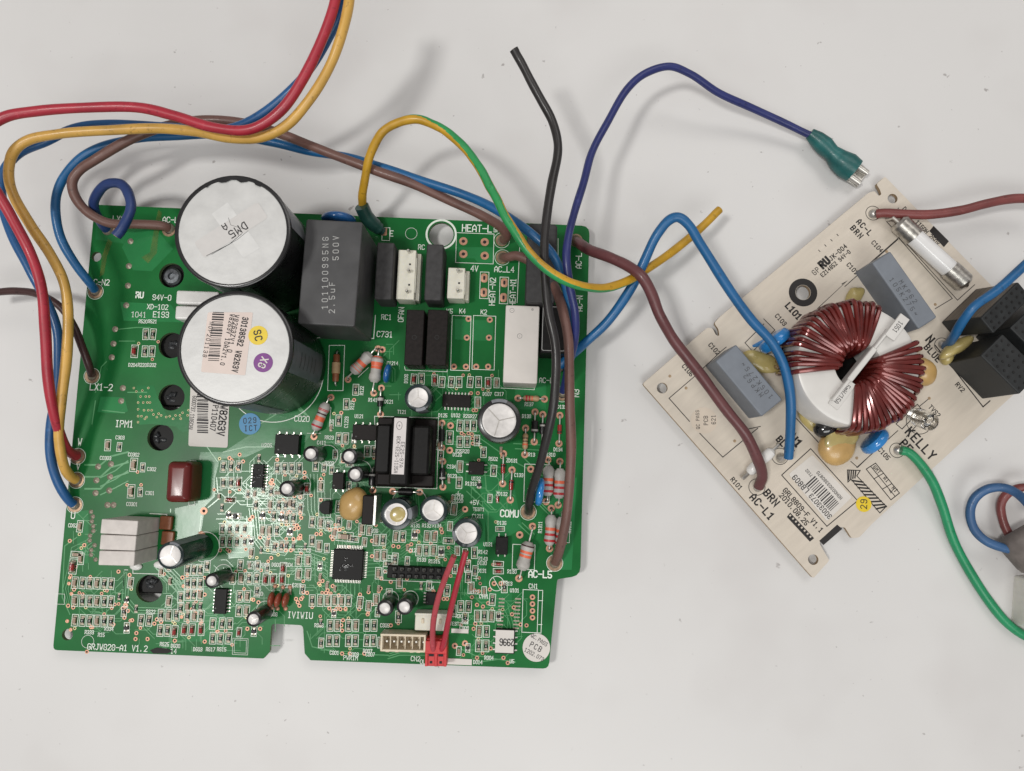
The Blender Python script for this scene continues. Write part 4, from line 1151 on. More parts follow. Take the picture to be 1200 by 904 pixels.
row((189,198,207), 721, 'RCR'); row((188,196.5), 739, 'RR'); chip(205,740,'D'); row((216.5,225.5,236), 738, 'DDD'); row((165.5,175), 727, 'RR'); chip(198,705,'C'); row((220,228,236), 722, 'RCR')
row((249.5,260.5,269.5), 731, 'RRR'); row((249.5,258.5,268), 748, 'RRR'); chip(94,617,'C'); chip(86,664,'D',sc=1.3); chip(95,655,'C'); chip(90,650,'C',90)
row((336,344), 640, 'RR', box=False); row((350,361), 657, 'CC'); row((350,361), 673, 'CC'); chip(332,666,'D'); chip(376,570,'C'); chip(360,573,'D'); chip(370,546,'R'); chip(397,594,'R'); chip(397,611,'R'); chip(404,629,'C',90,sc=1.5)
row((441,449), 633, 'CR'); row((442,450), 651, 'CC'); chip(443.5,672,'C'); row((464,472), 629, 'CR'); row((500.5,509), 629, 'CC'); row((491,499.5,508), 645, 'CRC'); chip(486,627,'S'); chip(517,647,'S'); chip(477,670,'R'); chip(468,683,'C'); chip(340,590,'C')
row((366,375.5,384,392,400.5,408.5), 704, 'RCCCCR'); chip(422,706,'C'); chip(441,703,'C'); row((387,395.5,408.5,417,430,438.5), 733, 'RCRCRR'); row((386,394.5,408.5,416.5,430,437.5), 751, 'RRRRRR'); chip(467,723,'R'); chip(377,748,'R') if False else None
chip(584,661,'D',90,sc=.9); chip(584,669.5,'D',90,sc=.9); chip(586,620,'R',90,sc=.8); chip(552,689,'C'); chip(577,703,'R'); row((540,549), 711, 'RR'); row((559.5,567.5,576), 722, 'CRC'); row((561.5,570), 740, 'CR'); row((561,569.5), 757, 'RR'); chip(556,648,'R'); chip(557,656,'R') if False else None
row((518,529,538,551,561), 448, 'RRRRR'); chip(485,445,'D'); chip(494,444,'R'); chip(509.5,446,'D'); chip(572,449,'D'); chip(582,449,'C',sc=.9); chip(560,472,'C'); row((539,547.5,555), 499, 'RRR'); row((539,547.5), 518, 'RR'); chip(539,547,'C'); chip(538,566,'R'); chip(578.5,552,'R'); chip(532,597,'C'); chip(527,513,'R',sc=1.2)
chip(417,457,'R'); chip(406,474,'R'); chip(397,493,'R'); row((397,405), 514, 'RC'); row((430.5,438.5), 529, 'RR'); chip(380,548,'R',sc=.8); chip(409,570,'R',sc=.8); chip(410,545,'R',90,sc=.7); chip(336,549,'R') if False else None; chip(524,692,'R'); chip(533,667,'R',sc=.8); chip(530,618,'R') if False else None; chip(497,590,'R') if False else None
for q in ((366,612,'R'),(376,613,'C'),(300,592,'R'),(309,573,'R'),(318,576,'R'),(345,567,'R'),(353,577,'R'),(326,578,'C'),(212,700,'R'),(212,713,'R'),(243,664,'R'),(456,661,'R'),(463,655,'R'),(330,640,'R'),(322,641,'R'),(366,634,'R'),(374,640,'C'),(456,697,'R'),(531,716,'R'),(526,634,'R'),(484,603,'R'),(548,664,'R'),(549,676,'R'),(591,688,'R'),(414,632,'R'),(424,620,'C')):
    chip(q[0], q[1], q[2], random.choice((0, 0, 90)))
# the crowded areas: more small parts between the ones placed by hand
BUSY = [(240,640,27),(214,646,20),(259,676,14),(305,720,14),(258,705,17),(325,704,16),(175,690,22),(302,558,19),(336,521,21),(345,570,13),(408,662,30),(382,595,13),(414,592,21),(431,598,16),(396,564,14),(414,552,17),(376,532,16),(470,600,24),(510,597,19),(547,622,20),(465,672,15),(485,672,15),(508,672,15),(522,672,12),(505,702,15),(455,706,15),(477,706,15),(490,730,20),(512,730,20),(205,610,14),(462,530,46),(535,470,26),(585,493,30),(558,549,16),(588,640,16)]
random.seed(77)
for x0, y0, x1, y1, n in ((188,662,330,758,44),(256,536,356,604,20),(256,604,352,650,14),(334,640,384,694,10),(362,690,446,764,16),(384,606,460,642,12),(440,606,560,704,30),(530,690,585,766,12),(90,672,160,738,10),(384,500,440,560,8),(514,488,600,600,10)):
    for _ in range(n*6):
        if n <= 0: break
        x, y = random.uniform(x0, x1), random.uniform(y0, y1)
        if any(a < x < c and b < y < d for a, b, c, d in ((300,718,372,790),(330,712,374,732),(576,590,632,612),(550,584,572,600),(270,744,300,770),(150,750,280,790),(525,660,548,700),(522,734,556,746))): continue
        if any((x-a)**2+(y-b)**2 < r*r for a, b, r in BUSY) or any(abs(x-a) < 7.6 and abs(y-b) < 12.5 for a, b in CHV): continue
        chip(x, y, random.choice('RRRCCS' if n % 5 else 'RCD'), 0, random.random() < .7, random.uniform(.72, .95)); n -= 1
# empty footprint near the connector outline
land = MB(); land.box(0, 0, .03, 2.0, .5, .07, 'solder', b=.02); lme = land.mesh('solder_land')
for xx in (588, 607):
    for i in range(9):
        x, y = Al(xx-i*.3, 702+i*4.3); put(lme, 'solder_land', ga, x, y)
# little brown dipped capacitors
for px, py in ((317, 703), (325, 704), (334, 704)):
    x, y = Al(px, py, 3); mb = MB(); mb.sphere((0, 0, 2.4), (1.1, 2.6, 2.2), 'tantalum', 12, 8); mb.tube([(0, 1.6, 2), (0, 3.6, .3), (0, 4, 0)], .25, 'tin', n=6); mb.sphere((0, 4.0, .2), (.8, .8, .5), 'copper', 10, 6); mb.sphere((0, -3.2, .2), (.8, .8, .5), 'copper', 10, 6)
    put(mb, 'dipped_capacitor', ga, x, y, R(random.uniform(-14, -2)))
# dark scuff and dried flux on the board
for pts, m in (((( 176,762),(184,759),(196,760),(203,763),(196,766),(180,766)), 'hole'),):
    mb = MB(); mb.poly([Al(*p) for p in pts], .2, m); put(mb, 'scorch_mark', ga, 0, 0)
for pts in (((166,302),(176,296),(182,262),(186,246),(190,250),(186,275),(184,297),(174,309)), ((120,300),(127,280),(132,284),(126,300),(122,322),(117,325))):
    mb = MB(); mb.poly([Al(*p) for p in pts], .2, 'flux'); put(mb, 'flux_residue', ga, 0, 0)
random.seed(31)
for px, py in CHV:
    if random.random() < .55: vias([(px+random.choice((-5.5, 5, 0))+random.uniform(-1, 1), py+random.choice((-8.5, 8.5))+random.uniform(-1, 1))], .58, .3, random.choice(('copper', 'copper', 'via_tin')))
link(silk.mesh('silkscreen', smooth=False), 'silkscreen', ga)['kind'] = 'stuff'
link(via.mesh('via', smooth=False), 'via', ga)['kind'] = 'stuff'
# heat-shrink boot on the earth lead
w0 = [Al(424.5, 243, 9), Al(431, 256, 6), Al(441, 266, 3), Al(449, 272, .5)]
mb = MB(); mb.tube(spline([(w0[0][0], w0[0][1], 10), (w0[1][0], w0[1][1], 6.4), (w0[2][0], w0[2][1], 3), (w0[3][0], w0[3][1], .9)], 5), [2.5]*5+[2.6]*5+[2.3]*3+[1.5]*3, 'shrink_dark', n=14); put(mb, 'heat_shrink_boot', ga, 0, 0)

# ================================================================== CREAM BOARD
Bf = Frame(754, 449, 3.8, 40.6)
gb = tag(Bf.root('circuit_board'), 'smaller cream circuit board with a red wound coil, lying at an angle', 'circuit board')
Bl = Bf.l
ob = [(1037,207),(1240,415),(1022,614),(1007,630),(998,631),(990,618),(982,618),(960,636),(963,642),(972,657),(953,678),(753,450),(829,384),(835,385),(839,393),(843,394),(842,386),(837,379),(843,372),(1018,226),(1025,224),(1030,230),(1033,228),(1031,222),(1027,216)]
ob = rounded([Bl(*p) for p in ob], .7)
BH = [((776,455),6.4),((1046,233),6),((953,656),6),((941,343),9)]
put(outline_mesh('laminate', ob, [circle(Bl(*c), r*Bf.k()) for c, r in BH], -1.6, 0, 'paper_board', 'paper_edge'), 'laminate', gb, 0, 0)
def bput(mb, name, px, py, h=0, rz=0, **k):
    x, y = Bl(px, py, h); return put(mb, name, gb, x, y, R(rz), **k)
ink = MB()
def bl(pts, w=.22, closed=False, z=.03): ink.strip([Bl(*p) for p in pts], w*1.35, z+lev(20, .001), 'print_black', closed=closed)
def btx(s, px, py, hp, ang=-90, w=.14, sx=.8, gap=.42):
    mb = MB(); text(mb, s, 0, 0, hp*Bf.k(), 0, 'print_black', .06, w*1.3, sx, gap); x, y = Bl(px, py); put(mb, 'printed_text', gb, x, y, R(ang))
# printed ring
x, y = Bl(941, 343); ink.ring_flat(x, y, 17*Bf.k(), 9.3*Bf.k(), .06, 'print_black', 32)
for q, r in (((1023,250),8.7),((1104,405),9),((1051,528),8.5),((914,535),9.5),((887,571),9.5)):
    x, y = Bl(*q); ink.strip(circle((x, y), r*Bf.k(), 28), .22, .05, 'print_black', closed=True)
bl([(1053,279),(1116,350),(1096,362)], .2); bl([(1039,260),(1053,244)], .2); bl([(1039,260),(1122,352),(1142,334)], .2); bl([(1053,279),(1020,308)], .2)
bl([(990,336),(1052,281)], .2); bl([(930,388),(992,330),(987,333)], .3); bl([(784,467),(812,443),(846,411),(851,407)], .2); bl([(784,467),(808,494)], .22); bl([(820,508),(847,536),(888,502)], .22); bl([(867,505),(891,500)], .22)
bl([(882,412),(908,387),(895,374)], .2); bl([(873,402),(882,412)], .2); bl([(873,402),(895,380)], .2)
bl([(916,557),(950,526),(1005,587),(969,617)], .24, True); bl([(928,485),(965,525)], .24)
bl([(1096,405),(1152,477),(1160,470)], .3); bl([(1074,463),(1090,468)], .0001)
bl([(1089,467),(1078,476)], .2); bl([(1050,497),(1075,474),(1080,480),(1057,503)], .22, True); bl([(1085,487),(1062,512)], .2); bl([(1004,548),(1052,505)], .2); bl([(997,541),(1005,548),(1036,518),(1036,512)], .2)
x, y = Bl(1077, 494); ink.strip(circle((x, y), 15*Bf.k(), 30), .22, .055, 'print_black', closed=True)
# test table with three columns
bl([(1015,550),(1026,543),(1054,578),(1044,586)], .22, True, .054); bl([(1020.5,547),(1049,582)], .2); bl([(1024,561.5),(1035,555)], .2); bl([(1034,573.5),(1045,567)], .2); bl([(1042,574),(1044,578),(1047,573)], .16)
btx('GMT', 1027.5, 550.5, 4); btx('AI', 1038.5, 562, 4); btx('HI', 1048.5, 573.5, 4)
# hatched arrow
bl([(993,551),(1008,551.6),(1004,558),(1038.5,593.7),(1031,601.3),(997.3,561.8),(993.6,565)], .24, True)
for i in range(9):
    t = .04+i*.105; t2 = min(1, t+.16)
    bl([(997.3+33.7*t, 561.8+39.5*t), (1004+34.5*t2, 558+35.7*t2)], .42)
for i in range(4): bl([(995+i*2.6,552.4),(994.6+i*2.4,562-i*.6)], .34)
# bars
for pts in (((960,634),(981,615),(987,620),(965,639)), ((1089,271),(1094,265),(1112,283),(1106,290))):
    ink.poly([Bl(*p) for p in pts], .05, 'print_black')
ink.poly([Bl(*p) for p in ((926,601),(922,606),(949,635),(954,631))], .05, 'print_black')
lt = MB(); u = Bl(938, 618); text(lt, '0123456789', u[0], u[1], 3.4*Bf.k(), R(-90), 'paper_board', .075, .16, .8, .5) if False else None
for i in range(8):
    ink.poly([Bl(924.5+i*3.4+dx, 604.5+i*3.55+dy) for dx, dy in ((0,0),(1.6,-1.6),(2.9,-.2),(1.3,1.3))], .062, 'paper_board')
link(ink.mesh('printed_lines', smooth=False), 'printed_lines', gb)['kind'] = 'stuff'
btx('L101', 930, 365, 7, w=.2, gap=.34); btx('AC-L', 1013, 266.5, 6.4, w=.17, sx=.75, gap=.5); btx('BRN', 1004, 272, 6.4, w=.17, sx=.75, gap=.55); btx('N', 1090, 398, 9, w=.2); btx('BLUE', 1093, 414, 7.2, w=.16, sx=.75, gap=.42)
btx('KELLY', 1079, 520, 10, w=.15); btx('PE', 1062, 523, 9, w=.16, sx=.8); btx('N1', 932.5, 517, 8.5, w=.22); btx('BLUE', 920, 522, 7.2, w=.18, sx=.75, gap=.42); btx('BRN', 904, 583.5, 8, w=.17, gap=.42); btx('AC-L1', 893, 594, 8, w=.17, gap=.42)
btx('GRL8809-F V1.1', 941, 598, 5.4, w=.15, sx=.8, gap=.36); btx('2010.08.25', 930.5, 597, 5.4, w=.15, sx=.8, gap=.36)
for s, x, y in (('C104',1028,289),('C101',999,315),('C103',915,375),('C102',837,409),('C106',806,434),('C105',1036,532),('R101',863,567),('TVS2',1095,482),('RV2',1125,454)): btx(s, x, y, 5, w=.15, gap=.35)
btx('D', 1060, 245, 5); btx('1150H 250V', 1087, 273, 4.6, w=.16, gap=.34); 
btx('RU', 966, 308, 8, 0, .28); btx('JK-004', 982, 296, 5, 0, .15); btx('E214852 94V-0', 979, 309, 4.6, 0, .15, .7, .36); btx('GP', 956, 318, 6, 0, .1); btx("''''", 973, 286, 7, 0, .1, gap=1)
for q in ((1039,295),(1096,357),(785,441),(804,455),(861,517),(1089,467),(1004,537)):
    x, y = Bl(*q); mb = MB(); mb.lathe([(.55, .02), (.5, .12), (.3, .1), (.05, .02)], 'paper_edge', n=12); put(mb, 'pin_hole', gb, x, y)
# round clear QC sticker
x, y = Bl(825, 493); mb = MB(); mb.disc(x, y, 15.5*Bf.k(), .07, 'sticker_beige', 32); st = put(mb, 'sticker', gb, 0, 0, label='round QC PASS sticker on the cream board')
lt = MB()
for s, px, py, hp in (('PCB', 827, 493, 4.6), ('QC PASS', 817.5, 492, 3.8), ('621', 836, 492, 4.6)):
    u = Bl(px, py); lab(lt, s, u[0], u[1], hp*Bf.k(), 50, 'ink', .1, .14, .75, .4)
sub(lt, 'printed_text', st)
# barcode label
mb = MB(); mb.poly(rounded([Bl(*p) for p in ((924,556),(952,533),(998,583),(969,611))], .6), .1, 'sticker'); st = put(mb, 'sticker', gb, 0, 0, label='white barcode label in its printed frame')
lt = MB()
ax, ay = Vector((45, 50)), Vector((-27, 25)); o0 = Vector((952, 536))
def lp(u, v): q = o0+ax*u+ay*v; return Bl(q.x, q.y)
uu = .28
while uu < .93:
    w_ = random.choice((.012, .018, .028)); lt.strip([lp(uu, .36), lp(uu, .72)], w_*17, .14, 'ink'); uu += w_+random.choice((.016, .024))
for s, u, v, hp in (('30033073', .72, .86, 5.4), ('LB809', .2, .85, 6), ('N0H00303380870', .56, .2, 3.6), ('7102', .16, .42, 3.2)):
    q = lp(u, v); lab(lt, s, q[0], q[1], hp*Bf.k(), 90, 'ink', .145, .16, .75, .36)
sub(lt, 'printed_text', st)
x, y = Bl(1012, 591); mb = MB(); mb.disc(x, y, 9*Bf.k(), .12, 'sticker_yellow', 26); st = put(mb, 'sticker', gb, 0, 0, label='small round yellow sticker')
lt = MB(); lab(lt, '29', x, y, 7*Bf.k(), 45, 'ink', .16, .14); sub(lt, 'printed_text', st)

# grey film capacitors
def bbox4(name, pts, h, m, rc=.6, rt=.6, label=None):
    q = [Vector(Bl(*p, h)) for p in pts]; c = sum(q, Vector((0, 0)))/4
    d = (q[1]-q[0]+q[2]-q[3]); sx = d.length/2; e = (q[3]-q[0]+q[2]-q[1]); sy = e.length/2
    mb = MB(); mb.rbox(0, 0, 0, sx, sy, h, m, rc=rc, rt=rt)
    return put(mb, name, gb, c.x, c.y, math.atan2(d.y, d.x), wn=True, label=label), c, math.degrees(math.atan2(d.y, d.x))
hm = 13
f1, c, a = bbox4('film_capacitor', ((1019,308),(1040,299),(1102,367),(1080,386)), hm, 'mkp_grey', label='blue-grey box capacitor between coil and fuse')
lt = MB()
for s, px, py in (('MKP62', 1064, 342), ('105K275~', 1059, 348)):
    u = Bl(px, py, hm); lab(lt, s, u[0], u[1], 1.5, a-90, 'print_dark', hm+.05, .13, .85, .85)
sub(lt, 'printed_text', f1)
f2, c, a = bbox4('film_capacitor', ((838,422),(863,405),(917,467),(893,490)), hm, 'mkp_grey', label='blue-grey box capacitor beside the brown wire')
lt = MB()
for s, px, py in (('MKP62', 881, 452), ('105K275~', 885, 446)):
    u = Bl(px+2, py, hm); lab(lt, s, u[0], u[1], 1.5, a+90, 'print_dark', hm+.05, .13, .85, .85)
sub(lt, 'printed_text', f2)

# black potted boxes at the right edge
hb = 19
for pts, hh, tl in ((((1147,374),(1191,331),(1209,349),(1165,391)), 19, 9.0), (((1151,415),(1177,390),(1219,438),(1193,464)), 19, 0), (((1185,383),(1226,344),(1268,392),(1227,431)), 18.5, 0)):
    q = [Vector(Bl(*p, hh)) for p in pts]; c = sum(q, Vector((0, 0)))/4
    d = (q[1]-q[0]+q[2]-q[3])/2; e = (q[3]-q[0]+q[2]-q[1])/2; sx, sy = d.length, e.length
    mb = MB(); mb.rbox(0, 0, 0, sx, sy, hh, 'block_black', rc=.5, rt=.5)
    M = Matrix.Translation((c.x*S, (c.y+hh*math.sin(R(tl)))*S, (sy/2*math.sin(R(tl)))*S)) @ Matrix.Rotation(math.atan2(d.y, d.x), 4, 'Z') @ Matrix.Rotation(R(tl), 4, 'X')
    o = link(mb.mesh('potted_block'), 'potted_block', gb, M, wn=True)
    dm = MB(); n1, n2 = max(2, round(sx/2.6)), max(2, round(sy/2.6))
    for i in range(n1):
        for j in range(n2):
            dm.lathe([(.5, hh), (.42, hh+.15), (.05, hh+.15)], 'block_dot', -sx/2+(i+.6+.25*(j % 2))/(n1+.4)*sx, -sy/2+(j+.6)/(n2+.2)*sy, n=8)
    link(dm.mesh('dimple'), 'dimple', o)
    if tl:
        pl = MB(); pl.box(0, sy/2+.06, .8, sx-1.2, .1, hh-1.6, 'block_side'); link(pl.mesh('printed_side'), 'printed_side', o)

# ring core choke
ht = 20.0
tcx, tcy = Bl(1007, 428, ht-1)
Ro, Ri, zb, zt_ = 20.6, 7.6, 2.0, 18.6
mb = MB()
rs = []
for k in range(64):
    a = 2*math.pi*k/64
    prof = [(Ri, zb+.8), (Ri+.8, zb), (Ro-1.2, zb), (Ro, zb+1.2), (Ro, zt_-1.6), (Ro-.5, zt_-.5), (Ro-1.6, zt_), (Ri+1.0, zt_), (Ri+.3, zt_-.3), (Ri, zt_-1)]
    rs.append([(r*math.cos(a), r*math.sin(a), z) for r, z in prof])
mb.rings(rs, 'core_white', closed=True)
coil = put(mb, 'ring_choke', gb, tcx, tcy, label='white ring core choke wound with dark red enamelled wire')
wa = lambda wdeg: R(wdeg-40.6)                       # world angle to board angle
def winding(a0, a1, n, seed):
    random.seed(seed); pts = []; rw = .84
    for i in range(n):
        a = a0+(a1-a0)*i/(n-1); b = a0+(a1-a0)*min(i+1, n-1)/(n-1)
        lay = (i % 3 == 1)*.9 + random.uniform(0, .5)
        ja, jb = R(random.uniform(-1.2, 1.2)), R(random.uniform(-2.5, 2.5))
        ri, ro, zt2, zb2 = Ri-rw*.9-lay*1.1, Ro+rw*.9+lay*.5, zt_+rw*.9+lay*.25, zb-rw
        for (r, ang_, z) in ((ri, a+jb, zb2+1), (ri, a+jb, zt2-2.2), (ri+.7, a+jb*.9, zt2-.5), (ri+2.2, a+jb*.6, zt2+.15), (ro-2.6, a+ja, zt2), (ro-.7, a+ja, zt2-.7), (ro, a+ja, zt2-2.4), (ro, (a+b)/2+ja, zb2+2), (ro-1.5, (a+b)/2, zb2)):
            pts.append((r*math.cos(R(ang_*57.2958)) , r*math.sin(R(ang_*57.2958)), z))
    m_ = MB(); m_.tube(spline(pts, 3), rw, 'enamel', n=8); return m_
for q in ((wa(185), wa(68), 21, 1), (wa(20), wa(-99), 22, 2)):
    link(winding(*q).mesh('copper_winding'), 'copper_winding', coil)
# divider plate across the hole
mb = MB(); mb.box(0, 0, ht-4.5, 31, 1.1, 5.6, 'core_white', b=.3, rz=wa(50)); mb.box(0, 0, ht+.6, 14, 1.9, .9, 'core_white', b=.3, rz=wa(50))
link(mb.mesh('divider'), 'divider', coil)
mb = MB(); mb.lathe([(10.5, .3), (10.5, 1.6), (10, 1.9)], 'epoxy_black', n=32); link(mb.mesh('hole_shade_disc'), 'hole_shade_disc', coil)  # dark disc added to imitate the shade down in the ring's hole
mb = MB()
u1 = Vector(Bl(1053, 383, ht+2)); u2 = Vector(Bl(987, 462, ht-1))
lt = MB()
for c_, L_, W_, s, z in ((u1, 9, 3.6, '1051', ht+1.4), (u2, 10.5, 3.8, '5mH/15A', zt_+.5)):
    a_ = wa(52); m_ = MB(); m_.box(c_.x, c_.y, z-.9, L_, W_, .9, 'core_white', b=.12, rz=a_)
    o = sub(m_, 'label_plate', coil, M=None); o.matrix_basis = BASIS[coil.name].inverted()
    lt = MB(); lab(lt, s, c_.x, c_.y, 1.45, math.degrees(a_)+180, 'ink', z+.03, .13, .7, .32); o2 = link(lt.mesh('printed_text'), 'printed_text', coil); o2.matrix_basis = BASIS[coil.name].inverted()

# dipped discs, glue, varnish blobs
def blob(name, px, py, h, r, m, rz=0, z=None, seed=1, amp=.07, label=None, tilt=None):
    x, y = Bl(px, py, h); mb = MB(); mb.sphere((0, 0, z if z is not None else r[2]), r, m, 22, 14)
    for i, v in enumerate(mb.v):
        a = math.atan2(v[1], v[0]); k = 1+amp*math.sin(2*a+seed)+amp*.6*math.sin(3*a+seed*2)+amp*.4*math.sin(5*a+seed*3); mb.v[i] = (v[0]*k, v[1]*k, v[2])
    return put(mb, name, gb, x, y, R(rz), label=label, tilt=tilt)
blob('disc_capacitor', 984, 523, 6, (7.0, 6.2, 3.6), 'disc_yellow', z=4.0, seed=.5, amp=.03, label='ochre dipped disc capacitor beside the barcode label')
blob('varnish', 988, 512, 7.5, (6.0, 5.0, 1.5), 'resin', z=6.2, seed=2)
blob('disc_capacitor', 1087, 434, 8, (4.6, 5.6, 4.2), 'disc_yellow', z=4.2, seed=1.2, amp=.03)
blob('varnish', 893, 424, 2, (7.5, 3.6, 1.6), 'resin', rz=-55, z=1.0, seed=3); blob('varnish', 952, 490, 2, (7, 3.4, 2.2), 'resin', rz=-90, z=1.0, seed=4); blob('varnish', 1003, 346, 2, (5, 2.4, 1.5), 'resin', rz=0, z=.8, seed=5, amp=.12)
blob('insulation_blob', 972, 502, 6, (4.6, 3.6, 3.2), 'resin_black', rz=-20, z=4.5, seed=2.4); blob('insulation_blob', 935, 470, 3, (2.6, 3.4, 2.4), 'resin_black', rz=20, z=2, seed=1.4)
blob('varnish', 1126, 406, 9, (7.2, 2.2, 3.0), 'resin', rz=-6, z=6.5, seed=3.3, amp=.12); blob('varnish', 1112, 416, 3, (3.6, 2.4, 2.4), 'resin', rz=20, z=2, seed=1)
def bdisc(px, py, h, rad, th, wdeg, m, zc):
    x, y = Bl(px, py, h); mb = MB()
    mb.lathe([(.05, -th/2), (rad*.6, -th/2), (rad*.88, -th*.4), (rad*.98, -th*.18), (rad, 0), (rad*.98, th*.18), (rad*.88, th*.4), (rad*.6, th/2), (.05, th/2)], m, n=26)
    mb.xf(Matrix.Translation((0, 0, zc)) @ Matrix.Rotation(R(90), 4, 'X'))
    for s in (-1, 1): mb.tube([(s*rad*.5, 0, zc-rad*.7), (s*rad*.55, 0, .8), (s*rad*.55, 0, 0)], .3, 'tin', n=6)
    return put(mb, 'ceramic_capacitor', gb, x, y, wa(wdeg))
bdisc(911, 398, 9, 6.0, 4.6, 36, 'disc_bright', 6.4)
bdisc(1028, 517, 8, 5.4, 3.8, 47, 'disc_bright', 6.2)
mb = MB(); u, v = Bl(886, 404, 4), Bl(899, 401, 6); mb.tube([(u[0], u[1], 1), ((u[0]+v[0])/2, (u[1]+v[1])/2, 4), (v[0], v[1], 5.5)], [.5, 1.1, 1.8], 'disc_bright', n=10); put(mb, 'capacitor_leg', gb, 0, 0)
# glass gas-discharge lamp
x, y = Bl(1082, 495, 6); mb = MB()
p0, p1 = Bl(1070, 487, 0), Bl(1093, 495, 12); d = (p1[0]-p0[0], p1[1]-p0[1])
mb.tube(spline([(p0[0], p0[1], .4), (p0[0]+d[0]*.5, p0[1]+d[1]*.5, 5.5), (p0[0]+d[0]*.9, p0[1]+d[1]*.9, 10), (p1[0], p1[1], 11.6)], 6), [2.3]*4+[3.1]*10+[2.9, 2.6, 2.0, 1.2, .4], 'glass', n=18)
lmp = put(mb, 'glow_lamp', gb, 0, 0, label='clear glass glow lamp next to the word KELLY')
m_ = MB()
for s in (-.7, .7): m_.tube([(p0[0]+s, p0[1], .3), (p0[0]+d[0]*.5+s, p0[1]+d[1]*.5, 5), (p0[0]+d[0]*.7+s, p0[1]+d[1]*.7, 8)], .3, 'steel', n=6)
sub(m_, 'electrode', lmp)
# fuse
a_, b_ = Vector((*Bl(1051, 257, 5), 4.2)), Vector((*Bl(1136, 335, 5), 4.2)); dd = (b_-a_)
mb = MB(); mb.tube([a_+dd*.2, a_+dd*.8], 3.2, 'fuse_glass', n=20); fz = put(mb, 'fuse', gb, 0, 0, label='white tube fuse with steel end caps')
for t0, t1, e in ((.03, .26, -1), (.74, .97, 1)):
    m_ = MB(); n_ = 8
    ts = [t0+(t1-t0)*k/n_ for k in range(n_+1)]
    rad = [3.55]*(n_+1)
    if e < 0: rad[0] = 2.6
    else: rad[-1] = 2.6
    m_.tube([a_+dd*t for t in ts], rad, 'steel', n=20); sub(m_, 'end_cap', fz)
m_ = MB(); m_.tube([a_+dd*.97, a_+dd*1.0], [1.3, .5], 'steel', n=10); m_.tube([a_+dd*.03, a_-dd*.03, a_-dd*.05-Vector((0, 0, 3.5))], .6, 'tin', n=8); sub(m_, 'lead', fz)
# white sleeved resistor under the brown wire
a_, b_ = Vector((*Bl(874, 558, 2), 1.2)), Vector((*Bl(908, 525, 2), 2.4)); dd = b_-a_
mb = MB(); mb.tube([a_+dd*t for t in (.1, .16, .3, .42, .56, .72, .86, .92)], [.9, 1.7, 2.0, 1.7, 1.7, 2.0, 1.8, .9], 'porcelain', n=14); mb.tube([a_-dd*.1, a_+dd*.12], .8, 'steel', n=8); mb.tube([a_+dd*.9, a_+dd*1.1, a_+dd*1.14-Vector((0, 0, 2.2))], .55, 'tin', n=8); put(mb, 'resistor', gb, 0, 0, label='white coated resistor lying under the brown wire')
# soldered stubs
def stub(px, py, r, h, m='tin'):
    mb = MB(); mb.lathe([(r, 0), (r*.9, h*.3), (r*.6, h*.75), (r*.3, h)], m, n=14); bput(mb, 'solder_joint', px, py)
for q in ((1023,251,1.8,1.6),(1052,528,1.7,1.5),(1104,404,1.6,1.4),(915,537,1.9,2.2),(888,571,1.8,1.6)): stub(*q)

# ================================================================== WIRES (each a thing of its own)
def wire(label, m, pts, r, ends=(), group='loose wires soldered to the boards', n=14, split=None, end_solder=(), name='wire', k=8, jit=.25):
    random.seed(len(pts)*7+int(pts[0][0]))
    W = [P3(x, y, z) for x, y, z in pts]
    base = W[0].copy()
    root = bpy.data.objects.new(name, None); root.empty_display_size = .005; root.location = base*S; COL.objects.link(root)
    tag(root, label, 'wire', group)
    sp = [p-base for p in spline(W, k)]
    ph = random.uniform(0, 6)
    for i_ in range(3, len(sp)-3): sp[i_] = sp[i_] + Vector((jit*.3*math.sin(i_*.37+ph), jit*.3*math.sin(i_*.29+2*ph), jit*.3*math.sin(i_*.33+3*ph)))
    r = [r*(1+.025*math.sin(i_*.21+ph)+.015*math.sin(i_*.67)) for i_ in range(len(sp))]
    r0 = r[0]
    mb = MB(); mb.tube(sp, r, m, n=n, split=split); link(mb.mesh('insulation', ang=60), 'insulation', root)
    for which in ends:                         # strands showing at a cut end
        e, d = (sp[-1], sp[-1]-sp[-2]) if which == 1 else (sp[0], sp[0]-sp[1])
        d = d.normalized(); c_ = MB()
        c_.tube([e-d*.5, e+d*.12], r0*.62, 'copper', n=10); link(c_.mesh('copper_strand'), 'copper_strand', root)
    for which in end_solder:
        e = sp[-1] if which == 1 else sp[0]
        c_ = MB(); c_.lathe([(r0*1.15, 0), (r0*1.1, .5), (r0*.9, 1.0), (r0*.6, 1.5)], 'solder', e.x, e.y, n=16); c_.xf(Matrix.Translation((0, 0, e.z-.05))); link(c_.mesh('solder_joint'), 'solder_joint', root)
    return root
ZB, ZC = 6.65, 3.85
wire('red wire from hole W curving past the left edge and out at the top', 'wire_red', ((91,535,ZB),(86,533,9),(77,524,14),(64,488,22),(56,440,28),(53,385,32),(49,340,35),(36,298,38),(14,255,40),(-6,222,42),(-22,190,43),(-18,156,44),(5,138,44),(45,130,43),(105,126.5,42),(165,126.5,41),(205,136,41),(250,150,41),(293,151.5,42),(328,131,44),(357,89,47),(380,40,50),(392,4,52),(397,-25,53)), 1.62, end_solder=(0,))
wire('yellow wire from hole V looping over the blue and brown wires', 'wire_yellow', ((90,563,ZB),(84,560,9),(75,546,14),(69,515,18),(72,470,22),(78,415,25),(80,365,27),(74,330,29),(58,296,31),(36,265,33),(17,231,34),(10,202,34),(15,180,34),(32,165,34),(70,157,34),(130,153,33),(185,150.5,33),(225,154,34),(268,162,36),(305,161,38),(335,148,40),(362,118,43),(388,74,46),(402,36,49),(409,0,51),(411,-25,52)), 1.6, end_solder=(0,))
